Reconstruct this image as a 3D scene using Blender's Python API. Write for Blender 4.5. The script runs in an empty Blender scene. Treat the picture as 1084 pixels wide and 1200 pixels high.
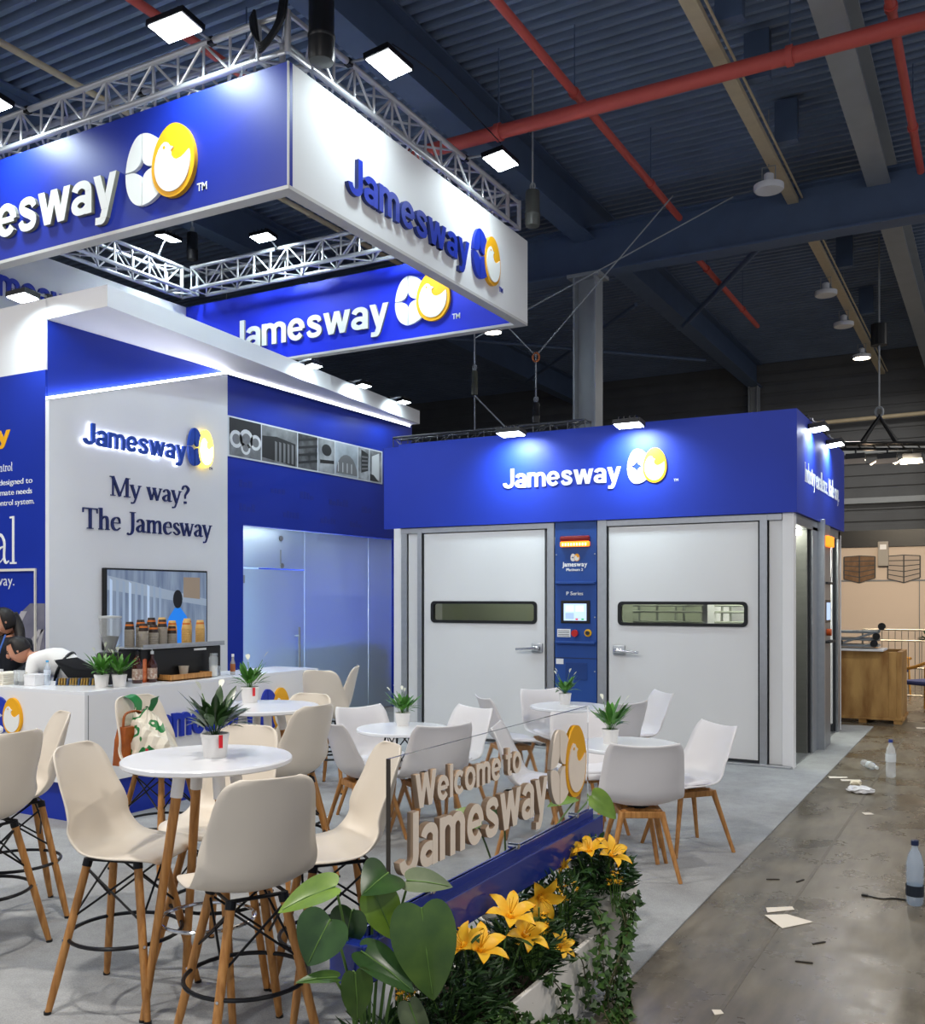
import bpy, bmesh, math, random
from mathutils import Vector, Matrix, Euler
PI = math.pi
random.seed(7)
scene = bpy.context.scene
COL = scene.collection

# ---------------------------------------------------------------- camera
YAW = 29.063
cam_d = bpy.data.cameras.new('camera')
cam = bpy.data.objects.new('camera', cam_d)
COL.objects.link(cam)
cam.location = (0, 0, 1.72)
cam.rotation_euler = (PI/2, 0, math.radians(YAW))
cam_d.sensor_fit = 'VERTICAL'
cam_d.sensor_height = 24.0
cam_d.lens = 24.0*1130/1200
cam_d.shift_x = 0.0
cam_d.shift_y = 100/1200
cam_d.clip_end = 200
scene.camera = cam

# ---------------------------------------------------------------- world, exposure
world = bpy.data.worlds.new('hall_air')
scene.world = world
world.use_nodes = True
bg = world.node_tree.nodes['Background']
bg.inputs[0].default_value = (0.80, 0.86, 1.0, 1)
bg.inputs[1].default_value = 0.42
scene.view_settings.view_transform = 'Standard'
scene.view_settings.look = 'None'
scene.view_settings.exposure = 0.5
scene.view_settings.gamma = 1.0
scene.view_settings.use_curve_mapping = False
scene.cycles.max_bounces = 8
scene.cycles.transparent_max_bounces = 12
scene.cycles.sample_clamp_indirect = 4.0
scene.cycles.caustics_reflective = False
scene.cycles.caustics_refractive = False

HALL_W = 125        # power of each high-bay hall lamp
FLOOD_W = 30        # power of each flood on the truss
CANOPY_W = 9
FASCIA_W = 15

# ---------------------------------------------------------------- materials
def lin(h):
    if isinstance(h, str):
        h = h.lstrip('#')
        c = [int(h[i:i+2], 16)/255 for i in (0, 2, 4)]
        return tuple((x/12.92 if x <= .04045 else ((x+.055)/1.055)**2.4) for x in c)
    return h
MATS = {}
def mat(name, col, rough=.5, metal=0, var=0, scale=8, bump=0, bscale=40, spec=.5, emit=None, estr=0, col2=None,
        stretch=None, alpha=1, trans=0, ior=1.45, rvar=0, coat=0):
    if name in MATS: return MATS[name]
    m = bpy.data.materials.new(name); m.use_nodes = True
    nt = m.node_tree; N = nt.nodes; L = nt.links
    b = N['Principled BSDF']
    c = lin(col)
    b.inputs['Base Color'].default_value = (*c, 1)
    b.inputs['Roughness'].default_value = rough
    b.inputs['Metallic'].default_value = metal
    b.inputs['Specular IOR Level'].default_value = spec
    b.inputs['IOR'].default_value = ior
    if coat: b.inputs['Coat Weight'].default_value = coat
    if trans: b.inputs['Transmission Weight'].default_value = trans
    if alpha < 1: b.inputs['Alpha'].default_value = alpha
    if emit is not None:
        b.inputs['Emission Color'].default_value = (*lin(emit), 1)
        b.inputs['Emission Strength'].default_value = estr
    if var or bump or rvar or col2:
        tc = N.new('ShaderNodeTexCoord'); mp = N.new('ShaderNodeMapping')
        if stretch: mp.inputs['Scale'].default_value = stretch
        L.new(tc.outputs['Object'], mp.inputs[0])
        nz = N.new('ShaderNodeTexNoise'); nz.inputs['Scale'].default_value = scale; nz.inputs['Detail'].default_value = 5
        L.new(mp.outputs[0], nz.inputs['Vector'])
        if var or col2:
            rp = N.new('ShaderNodeValToRGB')
            c2 = lin(col2) if col2 else tuple(max(0, x*(1-var)) for x in c)
            rp.color_ramp.elements[0].position = .32; rp.color_ramp.elements[1].position = .68
            rp.color_ramp.elements[0].color = (*c2, 1); rp.color_ramp.elements[1].color = (*c, 1)
            L.new(nz.outputs['Fac'], rp.inputs[0]); L.new(rp.outputs[0], b.inputs['Base Color'])
        if rvar:
            mr = N.new('ShaderNodeMapRange')
            mr.inputs[3].default_value = max(.02, rough-rvar); mr.inputs[4].default_value = rough+rvar
            mr.inputs[1].default_value = .3; mr.inputs[2].default_value = .7
            L.new(nz.outputs['Fac'], mr.inputs[0]); L.new(mr.outputs[0], b.inputs['Roughness'])
        if bump:
            n2 = N.new('ShaderNodeTexNoise'); n2.inputs['Scale'].default_value = bscale; n2.inputs['Detail'].default_value = 4
            L.new(mp.outputs[0], n2.inputs['Vector'])
            bp = N.new('ShaderNodeBump'); bp.inputs['Strength'].default_value = bump; bp.inputs['Distance'].default_value = .01
            L.new(n2.outputs['Fac'], bp.inputs['Height']); L.new(bp.outputs[0], b.inputs['Normal'])
    MATS[name] = m
    return m
def emis(name, col, s):
    return mat(name, col, .6, emit=col, estr=s)

def wood_mat(name, c1, c2, scale=6, stretch=(12, 12, .9), rough=.45):
    if name in MATS: return MATS[name]
    m = mat(name, c1, rough, col2=c2, scale=scale, stretch=stretch, bump=.05, bscale=30)
    return m

def floor_concrete():
    m = bpy.data.materials.new('polished_concrete'); m.use_nodes = True
    nt = m.node_tree; N = nt.nodes; L = nt.links; b = N['Principled BSDF']
    tc = N.new('ShaderNodeTexCoord')
    n1 = N.new('ShaderNodeTexNoise'); n1.inputs['Scale'].default_value = 1.3; n1.inputs['Detail'].default_value = 8; n1.inputs['Roughness'].default_value = .65
    L.new(tc.outputs['Object'], n1.inputs['Vector'])
    n2 = N.new('ShaderNodeTexNoise'); n2.inputs['Scale'].default_value = 14; n2.inputs['Detail'].default_value = 6
    mp = N.new('ShaderNodeMapping'); mp.inputs['Scale'].default_value = (1, .22, 1)
    L.new(tc.outputs['Object'], mp.inputs[0]); L.new(mp.outputs[0], n2.inputs['Vector'])
    mx = N.new('ShaderNodeMix'); mx.data_type = 'FLOAT'; mx.inputs[0].default_value = .45
    L.new(n1.outputs['Fac'], mx.inputs[2]); L.new(n2.outputs['Fac'], mx.inputs[3])
    r = N.new('ShaderNodeValToRGB')
    e = r.color_ramp.elements
    e[0].position = .33; e[0].color = (*lin('#453f34'), 1)
    e[1].position = .68; e[1].color = (*lin('#807868'), 1)
    L.new(mx.outputs[0], r.inputs[0]); L.new(r.outputs[0], b.inputs['Base Color'])
    mr = N.new('ShaderNodeMapRange'); mr.inputs[1].default_value = .35; mr.inputs[2].default_value = .65
    mr.inputs[3].default_value = .18; mr.inputs[4].default_value = .42
    L.new(n1.outputs['Fac'], mr.inputs[0]); L.new(mr.outputs[0], b.inputs['Roughness'])
    bp = N.new('ShaderNodeBump'); bp.inputs['Strength'].default_value = .08; bp.inputs['Distance'].default_value = .01
    L.new(n2.outputs['Fac'], bp.inputs['Height']); L.new(bp.outputs[0], b.inputs['Normal'])
    return m
def carpet_mat():
    m = bpy.data.materials.new('grey_carpet'); m.use_nodes = True
    nt = m.node_tree; N = nt.nodes; L = nt.links; b = N['Principled BSDF']
    tc = N.new('ShaderNodeTexCoord')
    n1 = N.new('ShaderNodeTexNoise'); n1.inputs['Scale'].default_value = 2.2; n1.inputs['Detail'].default_value = 10; n1.inputs['Roughness'].default_value = .75
    n2 = N.new('ShaderNodeTexNoise'); n2.inputs['Scale'].default_value = 160; n2.inputs['Detail'].default_value = 2
    L.new(tc.outputs['Object'], n1.inputs['Vector']); L.new(tc.outputs['Object'], n2.inputs['Vector'])
    mx = N.new('ShaderNodeMix'); mx.data_type = 'FLOAT'; mx.inputs[0].default_value = .4
    L.new(n1.outputs['Fac'], mx.inputs[2]); L.new(n2.outputs['Fac'], mx.inputs[3])
    r = N.new('ShaderNodeValToRGB'); e = r.color_ramp.elements
    e[0].position = .3; e[0].color = (*lin('#838485'), 1); e[1].position = .68; e[1].color = (*lin('#b2b4b5'), 1)
    L.new(mx.outputs[0], r.inputs[0]); L.new(r.outputs[0], b.inputs['Base Color'])
    b.inputs['Roughness'].default_value = .9; b.inputs['Specular IOR Level'].default_value = .15
    bp = N.new('ShaderNodeBump'); bp.inputs['Strength'].default_value = .25; bp.inputs['Distance'].default_value = .004
    L.new(n2.outputs['Fac'], bp.inputs['Height']); L.new(bp.outputs[0], b.inputs['Normal'])
    return m

BLUE = mat('banner_blue', '#0f2a9a', .42, var=.06, scale=2.5, bump=.02, bscale=8)
CBLUE = mat('cabin_blue', '#1033ac', .5, var=.05, scale=2)
WALLBLUE = mat('wall_blue', '#0b2ea2', .45, var=.08, scale=1.5)
COLBLUE = mat('column_blue', '#1f478f', .4, var=.05)
PWHITE = mat('panel_white', '#e9e9ea', .5, var=.03, scale=2)
FABWHITE = mat('banner_white', '#ecebea', .6, var=.03, scale=1.5, bump=.02, bscale=6)
DOORW = mat('door_white', '#dedede', .45, var=.03, scale=1.2)
LETW = mat('letter_white', '#f1f2ee', .45)
LETB = mat('letter_blue', '#1c36b0', .4)
LETNAVY = mat('letter_navy', '#18265f', .5)
LETCREAM = mat('letter_cream', '#fdeedb', .55, var=.04)
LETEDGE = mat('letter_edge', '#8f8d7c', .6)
YEL = mat('egg_yellow', '#f4b016', .45)
ALU = mat('aluminium', '#b9bcc0', .35, metal=.85, var=.08, scale=20)
TRUSS = mat('truss_aluminium', '#d6d7da', .34, metal=.6)
STEELB = mat('steel_blue_grey', '#5a6c88', .55, var=.12, scale=3)
STEELG = mat('steel_grey', '#a0a5a8', .5, var=.1, scale=3)
DECK = mat('roof_deck', '#7f90ab', .6, var=.15, scale=2)
REDP = mat('pipe_red', '#cf5a50', .45, var=.08, scale=4)
TRAY = mat('tray_beige', '#cdbd9d', .5, var=.08)
BLK = mat('black_plastic', '#111214', .4)
BLKM = mat('black_metal', '#15161a', .35, metal=.4)
SHELLC = mat('stool_cream', '#e3d9ca', .38, var=.03, scale=3)
SHELLW = mat('chair_white', '#e4e1e2', .36, var=.03, scale=3)
CUSH = mat('cushion_white', '#eceaee', .5)
BEECH = wood_mat('beech', '#bf8a4e', '#9c6832', 5, (14, 14, 1.2))
TABLEW = mat('tabletop_white', '#eceef2', .22, var=.02)
CHROME = mat('chrome', '#d8d9dc', .12, metal=1)
POTW = mat('pot_white', '#e8e5e1', .35)
LEAF = mat('leaf_green', '#5a9636', .4, col2='#346a22', scale=14)
LEAFD = mat('leaf_dark', '#3a5a2c', .28, col2='#253f20', scale=10)
LEAFM = mat('monstera_green', '#53702f', .28, col2='#365427', scale=8)
LEAFL = mat('monstera_light', '#7a9a34', .35, col2='#58782a', scale=8)
STEMG = mat('stem_green', '#5d7f3a', .5)
SPATHE = mat('spathe_white', '#eef0df', .5)
LILY = mat('lily_yellow', '#f2ae10', .45, col2='#f6c93a', scale=20)
SOIL = mat('soil', '#2b2018', .9, bump=.4, bscale=60)
FROST = None

# ---------------------------------------------------------------- mesh helpers
def wloc(o):
    v = Vector((0, 0, 0))
    while o is not None:
        v = v + o.location; o = o.parent
    return v
def V(*a): return Vector(a)

class MB:
    def __init__(s): s.v = []; s.f = []; s.m = []; s.cur = 0
    def add(s, vs, fs):
        b = len(s.v); s.v += [Vector(x) for x in vs]
        for f in fs: s.f.append([i+b for i in f]); s.m.append(s.cur)
        return s
    def box(s, a, b, ch=0):
        x0, y0, z0 = [min(p, q) for p, q in zip(a, b)]; x1, y1, z1 = [max(p, q) for p, q in zip(a, b)]
        c = min(ch, (x1-x0)*.45, (y1-y0)*.45, (z1-z0)*.45)
        if c <= 0:
            vs = [(x, y, z) for z in (z0, z1) for y in (y0, y1) for x in (x0, x1)]
            return s.add(vs, [(0, 2, 3, 1), (4, 5, 7, 6), (0, 1, 5, 4), (2, 6, 7, 3), (0, 4, 6, 2), (1, 3, 7, 5)])
        bm = bmesh.new(); bmesh.ops.create_cube(bm, size=1)
        for v in bm.verts: v.co = Vector(((x0+x1)/2+v.co.x*(x1-x0), (y0+y1)/2+v.co.y*(y1-y0), (z0+z1)/2+v.co.z*(z1-z0)))
        bmesh.ops.bevel(bm, geom=bm.edges[:], offset=c, segments=2, affect='EDGES', profile=.5)
        return s.bm(bm)
    def bm(s, bm):
        bm.verts.index_update()
        s.add([v.co.copy() for v in bm.verts], [[v.index for v in f.verts] for f in bm.faces]); bm.free(); return s
    def cyl(s, p0, p1, r0, r1=None, n=12, cap=True):
        if r1 is None: r1 = r0
        p0 = Vector(p0); p1 = Vector(p1); d = (p1-p0).normalized()
        a = d.orthogonal().normalized(); b = d.cross(a)
        vs = []
        for p, r in ((p0, r0), (p1, r1)):
            for i in range(n):
                t = 2*PI*i/n; vs.append(p+a*math.cos(t)*r+b*math.sin(t)*r)
        fs = [(i, (i+1) % n, n+(i+1) % n, n+i) for i in range(n)]
        if cap: fs += [tuple(range(n-1, -1, -1)), tuple(range(n, 2*n))]
        return s.add(vs, fs)
    def lathe(s, prof, c=(0, 0, 0), n=24, cap0=True, cap1=True):
        vs = []; c = Vector(c)
        for r, z in prof:
            for i in range(n):
                t = 2*PI*i/n; vs.append(c+Vector((r*math.cos(t), r*math.sin(t), z)))
        fs = []
        for k in range(len(prof)-1):
            for i in range(n):
                j = (i+1) % n; fs.append((k*n+i, k*n+j, (k+1)*n+j, (k+1)*n+i))
        if cap0: fs.append(tuple(range(n-1, -1, -1)))
        if cap1: fs.append(tuple(range((len(prof)-1)*n, len(prof)*n)))
        return s.add(vs, fs)
    def tube(s, pts, r, n=8, closed=False, r1=None):
        pts = [Vector(p) for p in pts]; m = len(pts); vs = []
        up = None
        for i, p in enumerate(pts):
            if closed: d = pts[(i+1) % m]-pts[i-1]
            else: d = pts[min(i+1, m-1)]-pts[max(i-1, 0)]
            d.normalize()
            if up is None: a = d.orthogonal().normalized()
            else:
                a = up-d*up.dot(d)
                a = a.normalized() if a.length > 1e-6 else d.orthogonal().normalized()
            up = a; b = d.cross(a)
            rr = r if r1 is None else r+(r1-r)*i/(m-1)
            for k in range(n):
                t = 2*PI*k/n; vs.append(p+a*math.cos(t)*rr+b*math.sin(t)*rr)
        fs = []
        for i in range(m if closed else m-1):
            j = (i+1) % m
            for k in range(n):
                l = (k+1) % n; fs.append((i*n+k, i*n+l, j*n+l, j*n+k))
        if not closed: fs += [tuple(range(n-1, -1, -1)), tuple(range((m-1)*n, m*n))]
        return s.add(vs, fs)
    def prism(s, pts, o, u, w, n, d0, d1):
        """2D polygon pts in plane (u,w) at o, from d0 to d1 along n"""
        o = Vector(o); u = Vector(u); w = Vector(w); n = Vector(n)
        k = len(pts)
        vs = [o+u*x+w*y+n*d0 for x, y in pts]+[o+u*x+w*y+n*d1 for x, y in pts]
        fs = [tuple(range(k-1, -1, -1)), tuple(range(k, 2*k))]+[(i, (i+1) % k, k+(i+1) % k, k+i) for i in range(k)]
        return s.add(vs, fs)
    def build(s, name, m, parent=None, smooth=False, world=True, loc=None):
        """vertices in world coordinates (world=True) or in the parent's own coordinates"""
        me = bpy.data.meshes.new(name)
        off = wloc(parent) if (world and parent is not None) else Vector((0, 0, 0))
        if loc is not None and world: off = off+Vector(loc)
        me.from_pydata([tuple(v-off) for v in s.v], [], s.f)
        ms = m if isinstance(m, (list, tuple)) else [m]
        for x in ms: me.materials.append(x)
        if len(ms) > 1: me.polygons.foreach_set('material_index', s.m)
        me.validate(); me.update()
        bm = bmesh.new(); bm.from_mesh(me); bmesh.ops.recalc_face_normals(bm, faces=bm.faces[:]); bm.to_mesh(me); bm.free()
        if smooth:
            me.polygons.foreach_set('use_smooth', [True]*len(me.polygons))
            if smooth != 'full':
                try: me.set_sharp_from_angle(angle=math.radians(40))
                except Exception: pass
        o = bpy.data.objects.new(name, me); COL.objects.link(o); o.parent = parent
        if loc is not None: o.location = loc
        return o

def tag(o, label, cat, group=None):
    o['label'] = label; o['category'] = cat
    if group: o['group'] = group
    return o
def struct(o, label=None, cat=None):
    o['kind'] = 'structure'
    if label: o['label'] = label
    if cat: o['category'] = cat
    return o
def thing(name, label, cat, loc=(0, 0, 0), rz=0, group=None):
    o = bpy.data.objects.new(name, None); COL.objects.link(o)
    o.empty_display_size = .1; o.location = loc; o.rotation_euler = (0, 0, rz)
    return tag(o, label, cat, group)
def ref(name, me, parent, loc=(0, 0, 0), rot=(0, 0, 0), scale=(1, 1, 1)):
    o = bpy.data.objects.new(name, me); COL.objects.link(o); o.parent = parent
    o.location = loc; o.rotation_euler = rot; o.scale = scale
    return o
def dup(o, parent=None):
    c = o.copy(); COL.objects.link(c); c.parent = parent
    for ch in o.children: dup(ch, c)
    return c
def dup_thing(root, loc, rz, label, group=None):
    c = dup(root); c.location = loc; c.rotation_euler = (0, 0, rz); c['label'] = label
    if group: c['group'] = group
    return c
def area(name, parent, loc, target, size, power, col=(1, 1, 1), spread=PI, shape='RECTANGLE', size_y=None):
    d = bpy.data.lights.new(name, 'AREA'); d.energy = power; d.color = col; d.size = size; d.shape = shape
    if size_y: d.size_y = size_y
    d.spread = spread
    o = bpy.data.objects.new(name, d); COL.objects.link(o); o.parent = parent
    off = wloc(parent) if parent else Vector((0, 0, 0))
    o.location = Vector(loc)-off
    o.rotation_euler = (Vector(target)-Vector(loc)).to_track_quat('-Z', 'Y').to_euler()
    return o
def catmull(pts, n=6):
    out = []; P = [Vector(p) for p in pts]
    for i in range(len(P)-1):
        p0 = P[max(i-1, 0)]; p1 = P[i]; p2 = P[i+1]; p3 = P[min(i+2, len(P)-1)]
        for k in range(n):
            t = k/n; out.append(.5*((2*p1)+(p2-p0)*t+(2*p0-5*p1+4*p2-p3)*t*t+(3*p1-p0-3*p2+p3)*t**3))
    out.append(P[-1]); return out

# ---------------------------------------------------------------- lettering
GL = {}
def sans_glyph(ch, off, ext):
    """2D outline mesh of one character of the built-in typeface (1 em), extruded by ext"""
    k = (ch, off, ext)
    if k in GL: return GL[k]
    cd = bpy.data.curves.new('glyph', 'FONT'); cd.body = ch; cd.offset = off; cd.extrude = ext/2; cd.resolution_u = 3
    ob = bpy.data.objects.new('glyph', cd); COL.objects.link(ob)
    dg = bpy.context.evaluated_depsgraph_get()
    me = bpy.data.meshes.new_from_object(ob.evaluated_get(dg))
    bpy.data.objects.remove(ob); bpy.data.curves.remove(cd)
    xs = [v.co.x for v in me.vertices]
    x0, x1 = min(xs), max(xs)
    me.transform(Matrix.Translation((-x0, 0, ext/2)))
    GL[k] = (me, x1-x0)
    return GL[k]

SER = {}
def ribbon(mb, pts, n=5, ext=1):
    """variable-width stroke (x,y,w) as a prism from z=0 to z=ext"""
    P = catmull([Vector(p) for p in pts], n) if len(pts) > 2 else [Vector(p) for p in pts]
    L = []; R = []
    for i, p in enumerate(P):
        d = (P[min(i+1, len(P)-1)]-P[max(i-1, 0)]); d.z = 0; d.normalize()
        q = Vector((-d.y, d.x, 0)); c = Vector((p.x, p.y, 0))
        L.append(c+q*p.z/2); R.append(c-q*p.z/2)
    m = len(P)
    vs = L+R+[v+Vector((0, 0, ext)) for v in L+R]
    fs = []
    for i in range(m-1):
        fs += [(i, i+1, m+i+1, m+i), (2*m+i, 2*m+m+i, 2*m+m+i+1, 2*m+i+1), (i, 2*m+i, 2*m+i+1, i+1), (m+i, m+i+1, 3*m+i+1, 3*m+i)]
    fs += [(0, m, 3*m, 2*m), (m-1, 3*m-1, 4*m-1, 2*m-1)]
    mb.add(vs, fs)
def serif_glyph(ch, wt=1.0):
    k = (ch, wt)
    if k in SER: return SER[k]
    b = MB(); TK = .092*wt; TN = .034*wt; XH = .46; CH = .68
    lv = [0]
    def top(): lv[0] += 1; return 1-.03*(lv[0]-1)
    st = lambda x, y0, y1, w=TK: ribbon(b, [(x, y0, w), (x, y1, w)], 5, top())
    se = lambda x, y, h=.085: ribbon(b, [(x-h, y, .028), (x+h, y, .028)], 5, top())
    r = lambda *p: ribbon(b, p, 5, top())
    w = .5
    if ch == 'l': st(.11, 0, .72); se(.11, .014); r((.02, .70, .026), (.12, .706, .03)); w = .22
    elif ch in 'nhm':
        st(.12, 0, .72 if ch == 'h' else XH); se(.12, .014); r((.03, (.70 if ch == 'h' else XH-.02), .026), (.13, (.706 if ch == 'h' else XH-.014), .03))
        r((.15, .33, TN), (.24, .43, .05), (.34, .41, .085), (.37, .3, TK)); st(.37, 0, .32); se(.37, .014); w = .49
        if ch == 'm': r((.40, .33, TN), (.49, .43, .05), (.59, .41, .085), (.62, .3, TK)); st(.62, 0, .32); se(.62, .014); w = .74
    elif ch == 'u':
        st(.12, .14, XH); r((.03, XH-.014, .026), (.13, XH-.014, .03)); r((.12, .16, TK), (.16, .04, .08), (.24, .02, .05), (.34, .1, TN)); st(.37, 0, XH); r((.28, XH-.014, .026), (.38, XH-.014, .03)); se(.40, .014, .06); w = .49
    elif ch == 'a':
        r((.07, .35, .06), (.13, .43, .04), (.23, .44, .05), (.31, .34, TK), (.31, .2, TK), (.31, .08, TK), (.36, .02, .04), (.43, .05, .02))
        r((.29, .27, TN), (.16, .22, .05), (.07, .12, TK), (.13, .025, .05), (.22, .04, TN), (.30, .11, TN)); w = .43
    elif ch in 'ec':
        r((.37, .36 if ch == 'c' else .25, .05 if ch == 'c' else TN), (.34, .40, .05), (.23, .445, TN), (.10, .36, .075), (.07, .22, TK), (.12, .07, .08), (.24, .02, .045), (.38, .1, TN))
        if ch == 'e': r((.09, .26, .028), (.39, .26, .028))
        w = .42
    elif ch == 'o':
        r((.23, .445, TN), (.10, .36, .08), (.07, .22, TK), (.11, .08, .08), (.23, .015, TN), (.36, .08, .08), (.40, .23, TK), (.36, .37, .08), (.23, .445, TN)); w = .47
    elif ch == 's':
        r((.31, .35, .03), (.21, .44, .035), (.10, .38, .06), (.13, .28, .085), (.27, .18, .09), (.32, .09, .06), (.2, .015, .035), (.06, .11, .03)); w = .37
    elif ch == 'w':
        r((.04, .46, TK), (.19, 0, .08)); r((.19, 0, TN), (.33, .46, TN)); r((.29, .46, TK), (.44, 0, .08)); r((.44, 0, TN), (.59, .46, TN))
        se(.05, .447, .07); se(.31, .447, .07); se(.59, .447, .055); w = .64
    elif ch == 'y':
        r((.05, .46, TK), (.22, .0, .08)); r((.39, .46, TN), (.2, -.06, TN), (.13, -.18, .04), (.04, -.19, .06)); se(.06, .447, .075); se(.39, .447, .06); w = .44
    elif ch == 'x':
        r((.06, .46, TK), (.36, 0, TK)); r((.36, .46, TN), (.06, 0, TN)); se(.06, .447, .06); se(.36, .447, .06); se(.36, .014, .06); se(.06, .014, .06); w = .42
    elif ch == '?':
        r((.05, .53, .05), (.10, .65, .05), (.22, .68, .05), (.33, .57, TK), (.25, .42, .07), (.18, .32, .045), (.18, .19, .03)); r((.13, .045, .09), (.23, .045, .09)); w = .38
    elif ch == '.': r((.05, .045, .09), (.14, .045, .09)); w = .2
    elif ch == 'T':
        st(.29, 0, CH); se(.29, .014, .11); r((.02, CH-.018, .036), (.56, CH-.018, .036)); r((.03, CH-.01, .03), (.025, .52, .02)); r((.55, CH-.01, .03), (.555, .52, .02)); w = .58
    elif ch == 'J':
        r((.22, CH, TK), (.22, .15, TK), (.18, -.03, .07), (.08, -.10, .04), (0, -.06, .06)); se(.22, CH-.014, .11); w = .34
    elif ch == 'I': st(.15, 0, CH); se(.15, .014, .12); se(.15, CH-.014, .12); w = .3
    elif ch == 'M':
        r((.12, 0, TN), (.12, CH, TN)); r((.11, CH, TK), (.40, .0, .08)); r((.39, 0, TN), (.66, CH, TN)); st(.69, 0, CH); se(.12, .014, .09); se(.69, .014, .12); se(.09, CH-.014, .08); se(.72, CH-.014, .08); w = .82
    elif ch == 'd':
        st(.36, 0, .72); r((.27, .70, .026), (.37, .706, .03)); se(.40, .014, .06)
        r((.34, .38, TN), (.23, .445, TN), (.10, .36, .08), (.07, .22, TK), (.12, .07, .08), (.22, .02, TN), (.34, .1, TN)); w = .47
    elif ch == 't':
        r((.14, .6, .03), (.14, .45, TK), (.14, .12, TK), (.19, .02, .05), (.29, .07, .02)); r((.03, .447, .028), (.27, .447, .028)); w = .30
    elif ch == 'r':
        st(.12, 0, XH); se(.12, .014); r((.03, XH-.014, .026), (.13, XH-.014, .03)); r((.15, .33, TN), (.22, .43, .05), (.31, .40, .08)); w = .34
    elif ch == 'k':
        st(.12, 0, .72); se(.12, .014); r((.14, .22, TN), (.34, .45, TN)); r((.2, .27, TK), (.4, 0, TK)); se(.4, .014, .06); w = .46
    me = bpy.data.meshes.new('glyph'); me.from_pydata([tuple(v) for v in b.v], [], b.f); me.update()
    bm = bmesh.new(); bm.from_mesh(me); bmesh.ops.recalc_face_normals(bm, faces=bm.faces[:]); bm.to_mesh(me); bm.free()
    SER[k] = (me, w); return SER[k]

BOLD = {}
def bold_glyph(ch):
    """heavy grotesque capitals and lower case drawn from strokes, 1 em, z from 0 to 1"""
    if ch in BOLD: return BOLD[ch]
    b = MB(); S = .150; T = .118
    lv = [0]
    def top(): lv[0] += 1; return 1-.025*(lv[0]-1)
    def poly(pts): b.prism(pts, (0, 0, 0), (1, 0, 0), (0, 1, 0), (0, 0, 1), .001*lv[0], top())
    def rect(x0, y0, x1, y1): poly([(x0, y0), (x1, y0), (x1, y1), (x0, y1)])
    def para(x0, y0, x1, y1, w=.165): poly([(x0-w/2, y0), (x0+w/2, y0), (x1+w/2, y1), (x1-w/2, y1)])
    def arc(cx, cy, rx, ry, a0, a1, s=S, t=T, n=22):
        pts = []
        for i in range(n+1):
            a = math.radians(a0+(a1-a0)*i/n); c, q = math.cos(a), math.sin(a)
            w = s*abs(c)**1.5+t*(1-abs(c)**1.5); pts.append((cx+rx*c, cy+ry*q, w))
        ribbon(b, pts, 1, top())
    w = .5; X = .53
    if ch == 'J': rect(.30, .2, .30+S, .72); arc(.205, .205, .17, .145, 2, -178); w = .45
    elif ch == 'a':
        arc(.245, .355, .165, .115, 168, 0); rect(.335, 0, .335+S, .36); arc(.235, .155, .165, .10, 0, 360, S, .105); w = .485
    elif ch == 'm':
        rect(0, 0, S, X); arc(.235, .335, .155, .135, 165, 0); rect(.315, 0, .315+S, .34); arc(.545, .335, .155, .135, 165, 0); rect(.625, 0, .625+S, .34); w = .775
    elif ch == 'n': rect(0, 0, S, X); arc(.235, .335, .155, .135, 165, 0); rect(.315, 0, .315+S, .34); w = .465
    elif ch == 'e': arc(.27, .265, .195, .212, 0, 322); rect(.1, .222, .335+S*.9, .315); w = .54
    elif ch == 'o': arc(.275, .265, .2, .212, 0, 360); w = .55
    elif ch == 'c': arc(.27, .265, .195, .212, 42, 318); w = .49
    elif ch == 's': ribbon(b, [(.415, .365, .11), (.365, .45, .12), (.245, .478, .118), (.12, .445, .13), (.105, .36, .14), (.20, .295, .145), (.31, .245, .145), (.40, .175, .14), (.375, .085, .13), (.25, .05, .118), (.115, .075, .12), (.06, .165, .11)], 3, top()); w = .475
    elif ch == 'w':
        para(.08, X, .235, 0, .16); para(.40, X, .235, 0, .15); para(.40, X, .565, 0, .15); para(.72, X, .565, 0, .16); w = .80
    elif ch == 'W':
        para(.09, .72, .27, 0, .175); para(.47, .72, .27, 0, .16); para(.47, .72, .67, 0, .16); para(.85, .72, .67, 0, .175); w = .94
    elif ch == 'y':
        para(.08, X, .27, .0, .165); para(.455, X, .225, -.13, .155); ribbon(b, [(.235, -.08, .15), (.20, -.15, .135), (.13, -.165, .11), (.04, -.16, .11)], 4, top()); w = .53
    elif ch == 'l': rect(0, 0, S, .72); w = S
    elif ch == 't': rect(.085, .13, .085+S, .68); rect(0, X-.105, .335, X); ribbon(b, [(.16, .16, S), (.18, .08, .135), (.25, .055, .11), (.335, .06, .11)], 4, top()); w = .335
    me = bpy.data.meshes.new('glyph'); me.from_pydata([tuple(v) for v in b.v], [], b.f); me.update()
    bm = bmesh.new(); bm.from_mesh(me); bmesh.ops.recalc_face_normals(bm, faces=bm.faces[:]); bm.to_mesh(me); bm.free()
    BOLD[ch] = (me, w); return BOLD[ch]

def facing_rot(face):
    return {'-Y': (PI/2, 0, 0), '+X': (PI/2, 0, PI/2), '+Y': (PI/2, 0, PI), '-X': (PI/2, 0, -PI/2)}[face]
def face_axes(face):
    return {'-Y': (V(1, 0, 0), V(0, -1, 0)), '+X': (V(0, 1, 0), V(1, 0, 0)), '+Y': (V(-1, 0, 0), V(0, 1, 0)), '-X': (V(0, -1, 0), V(-1, 0, 0))}[face]

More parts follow.
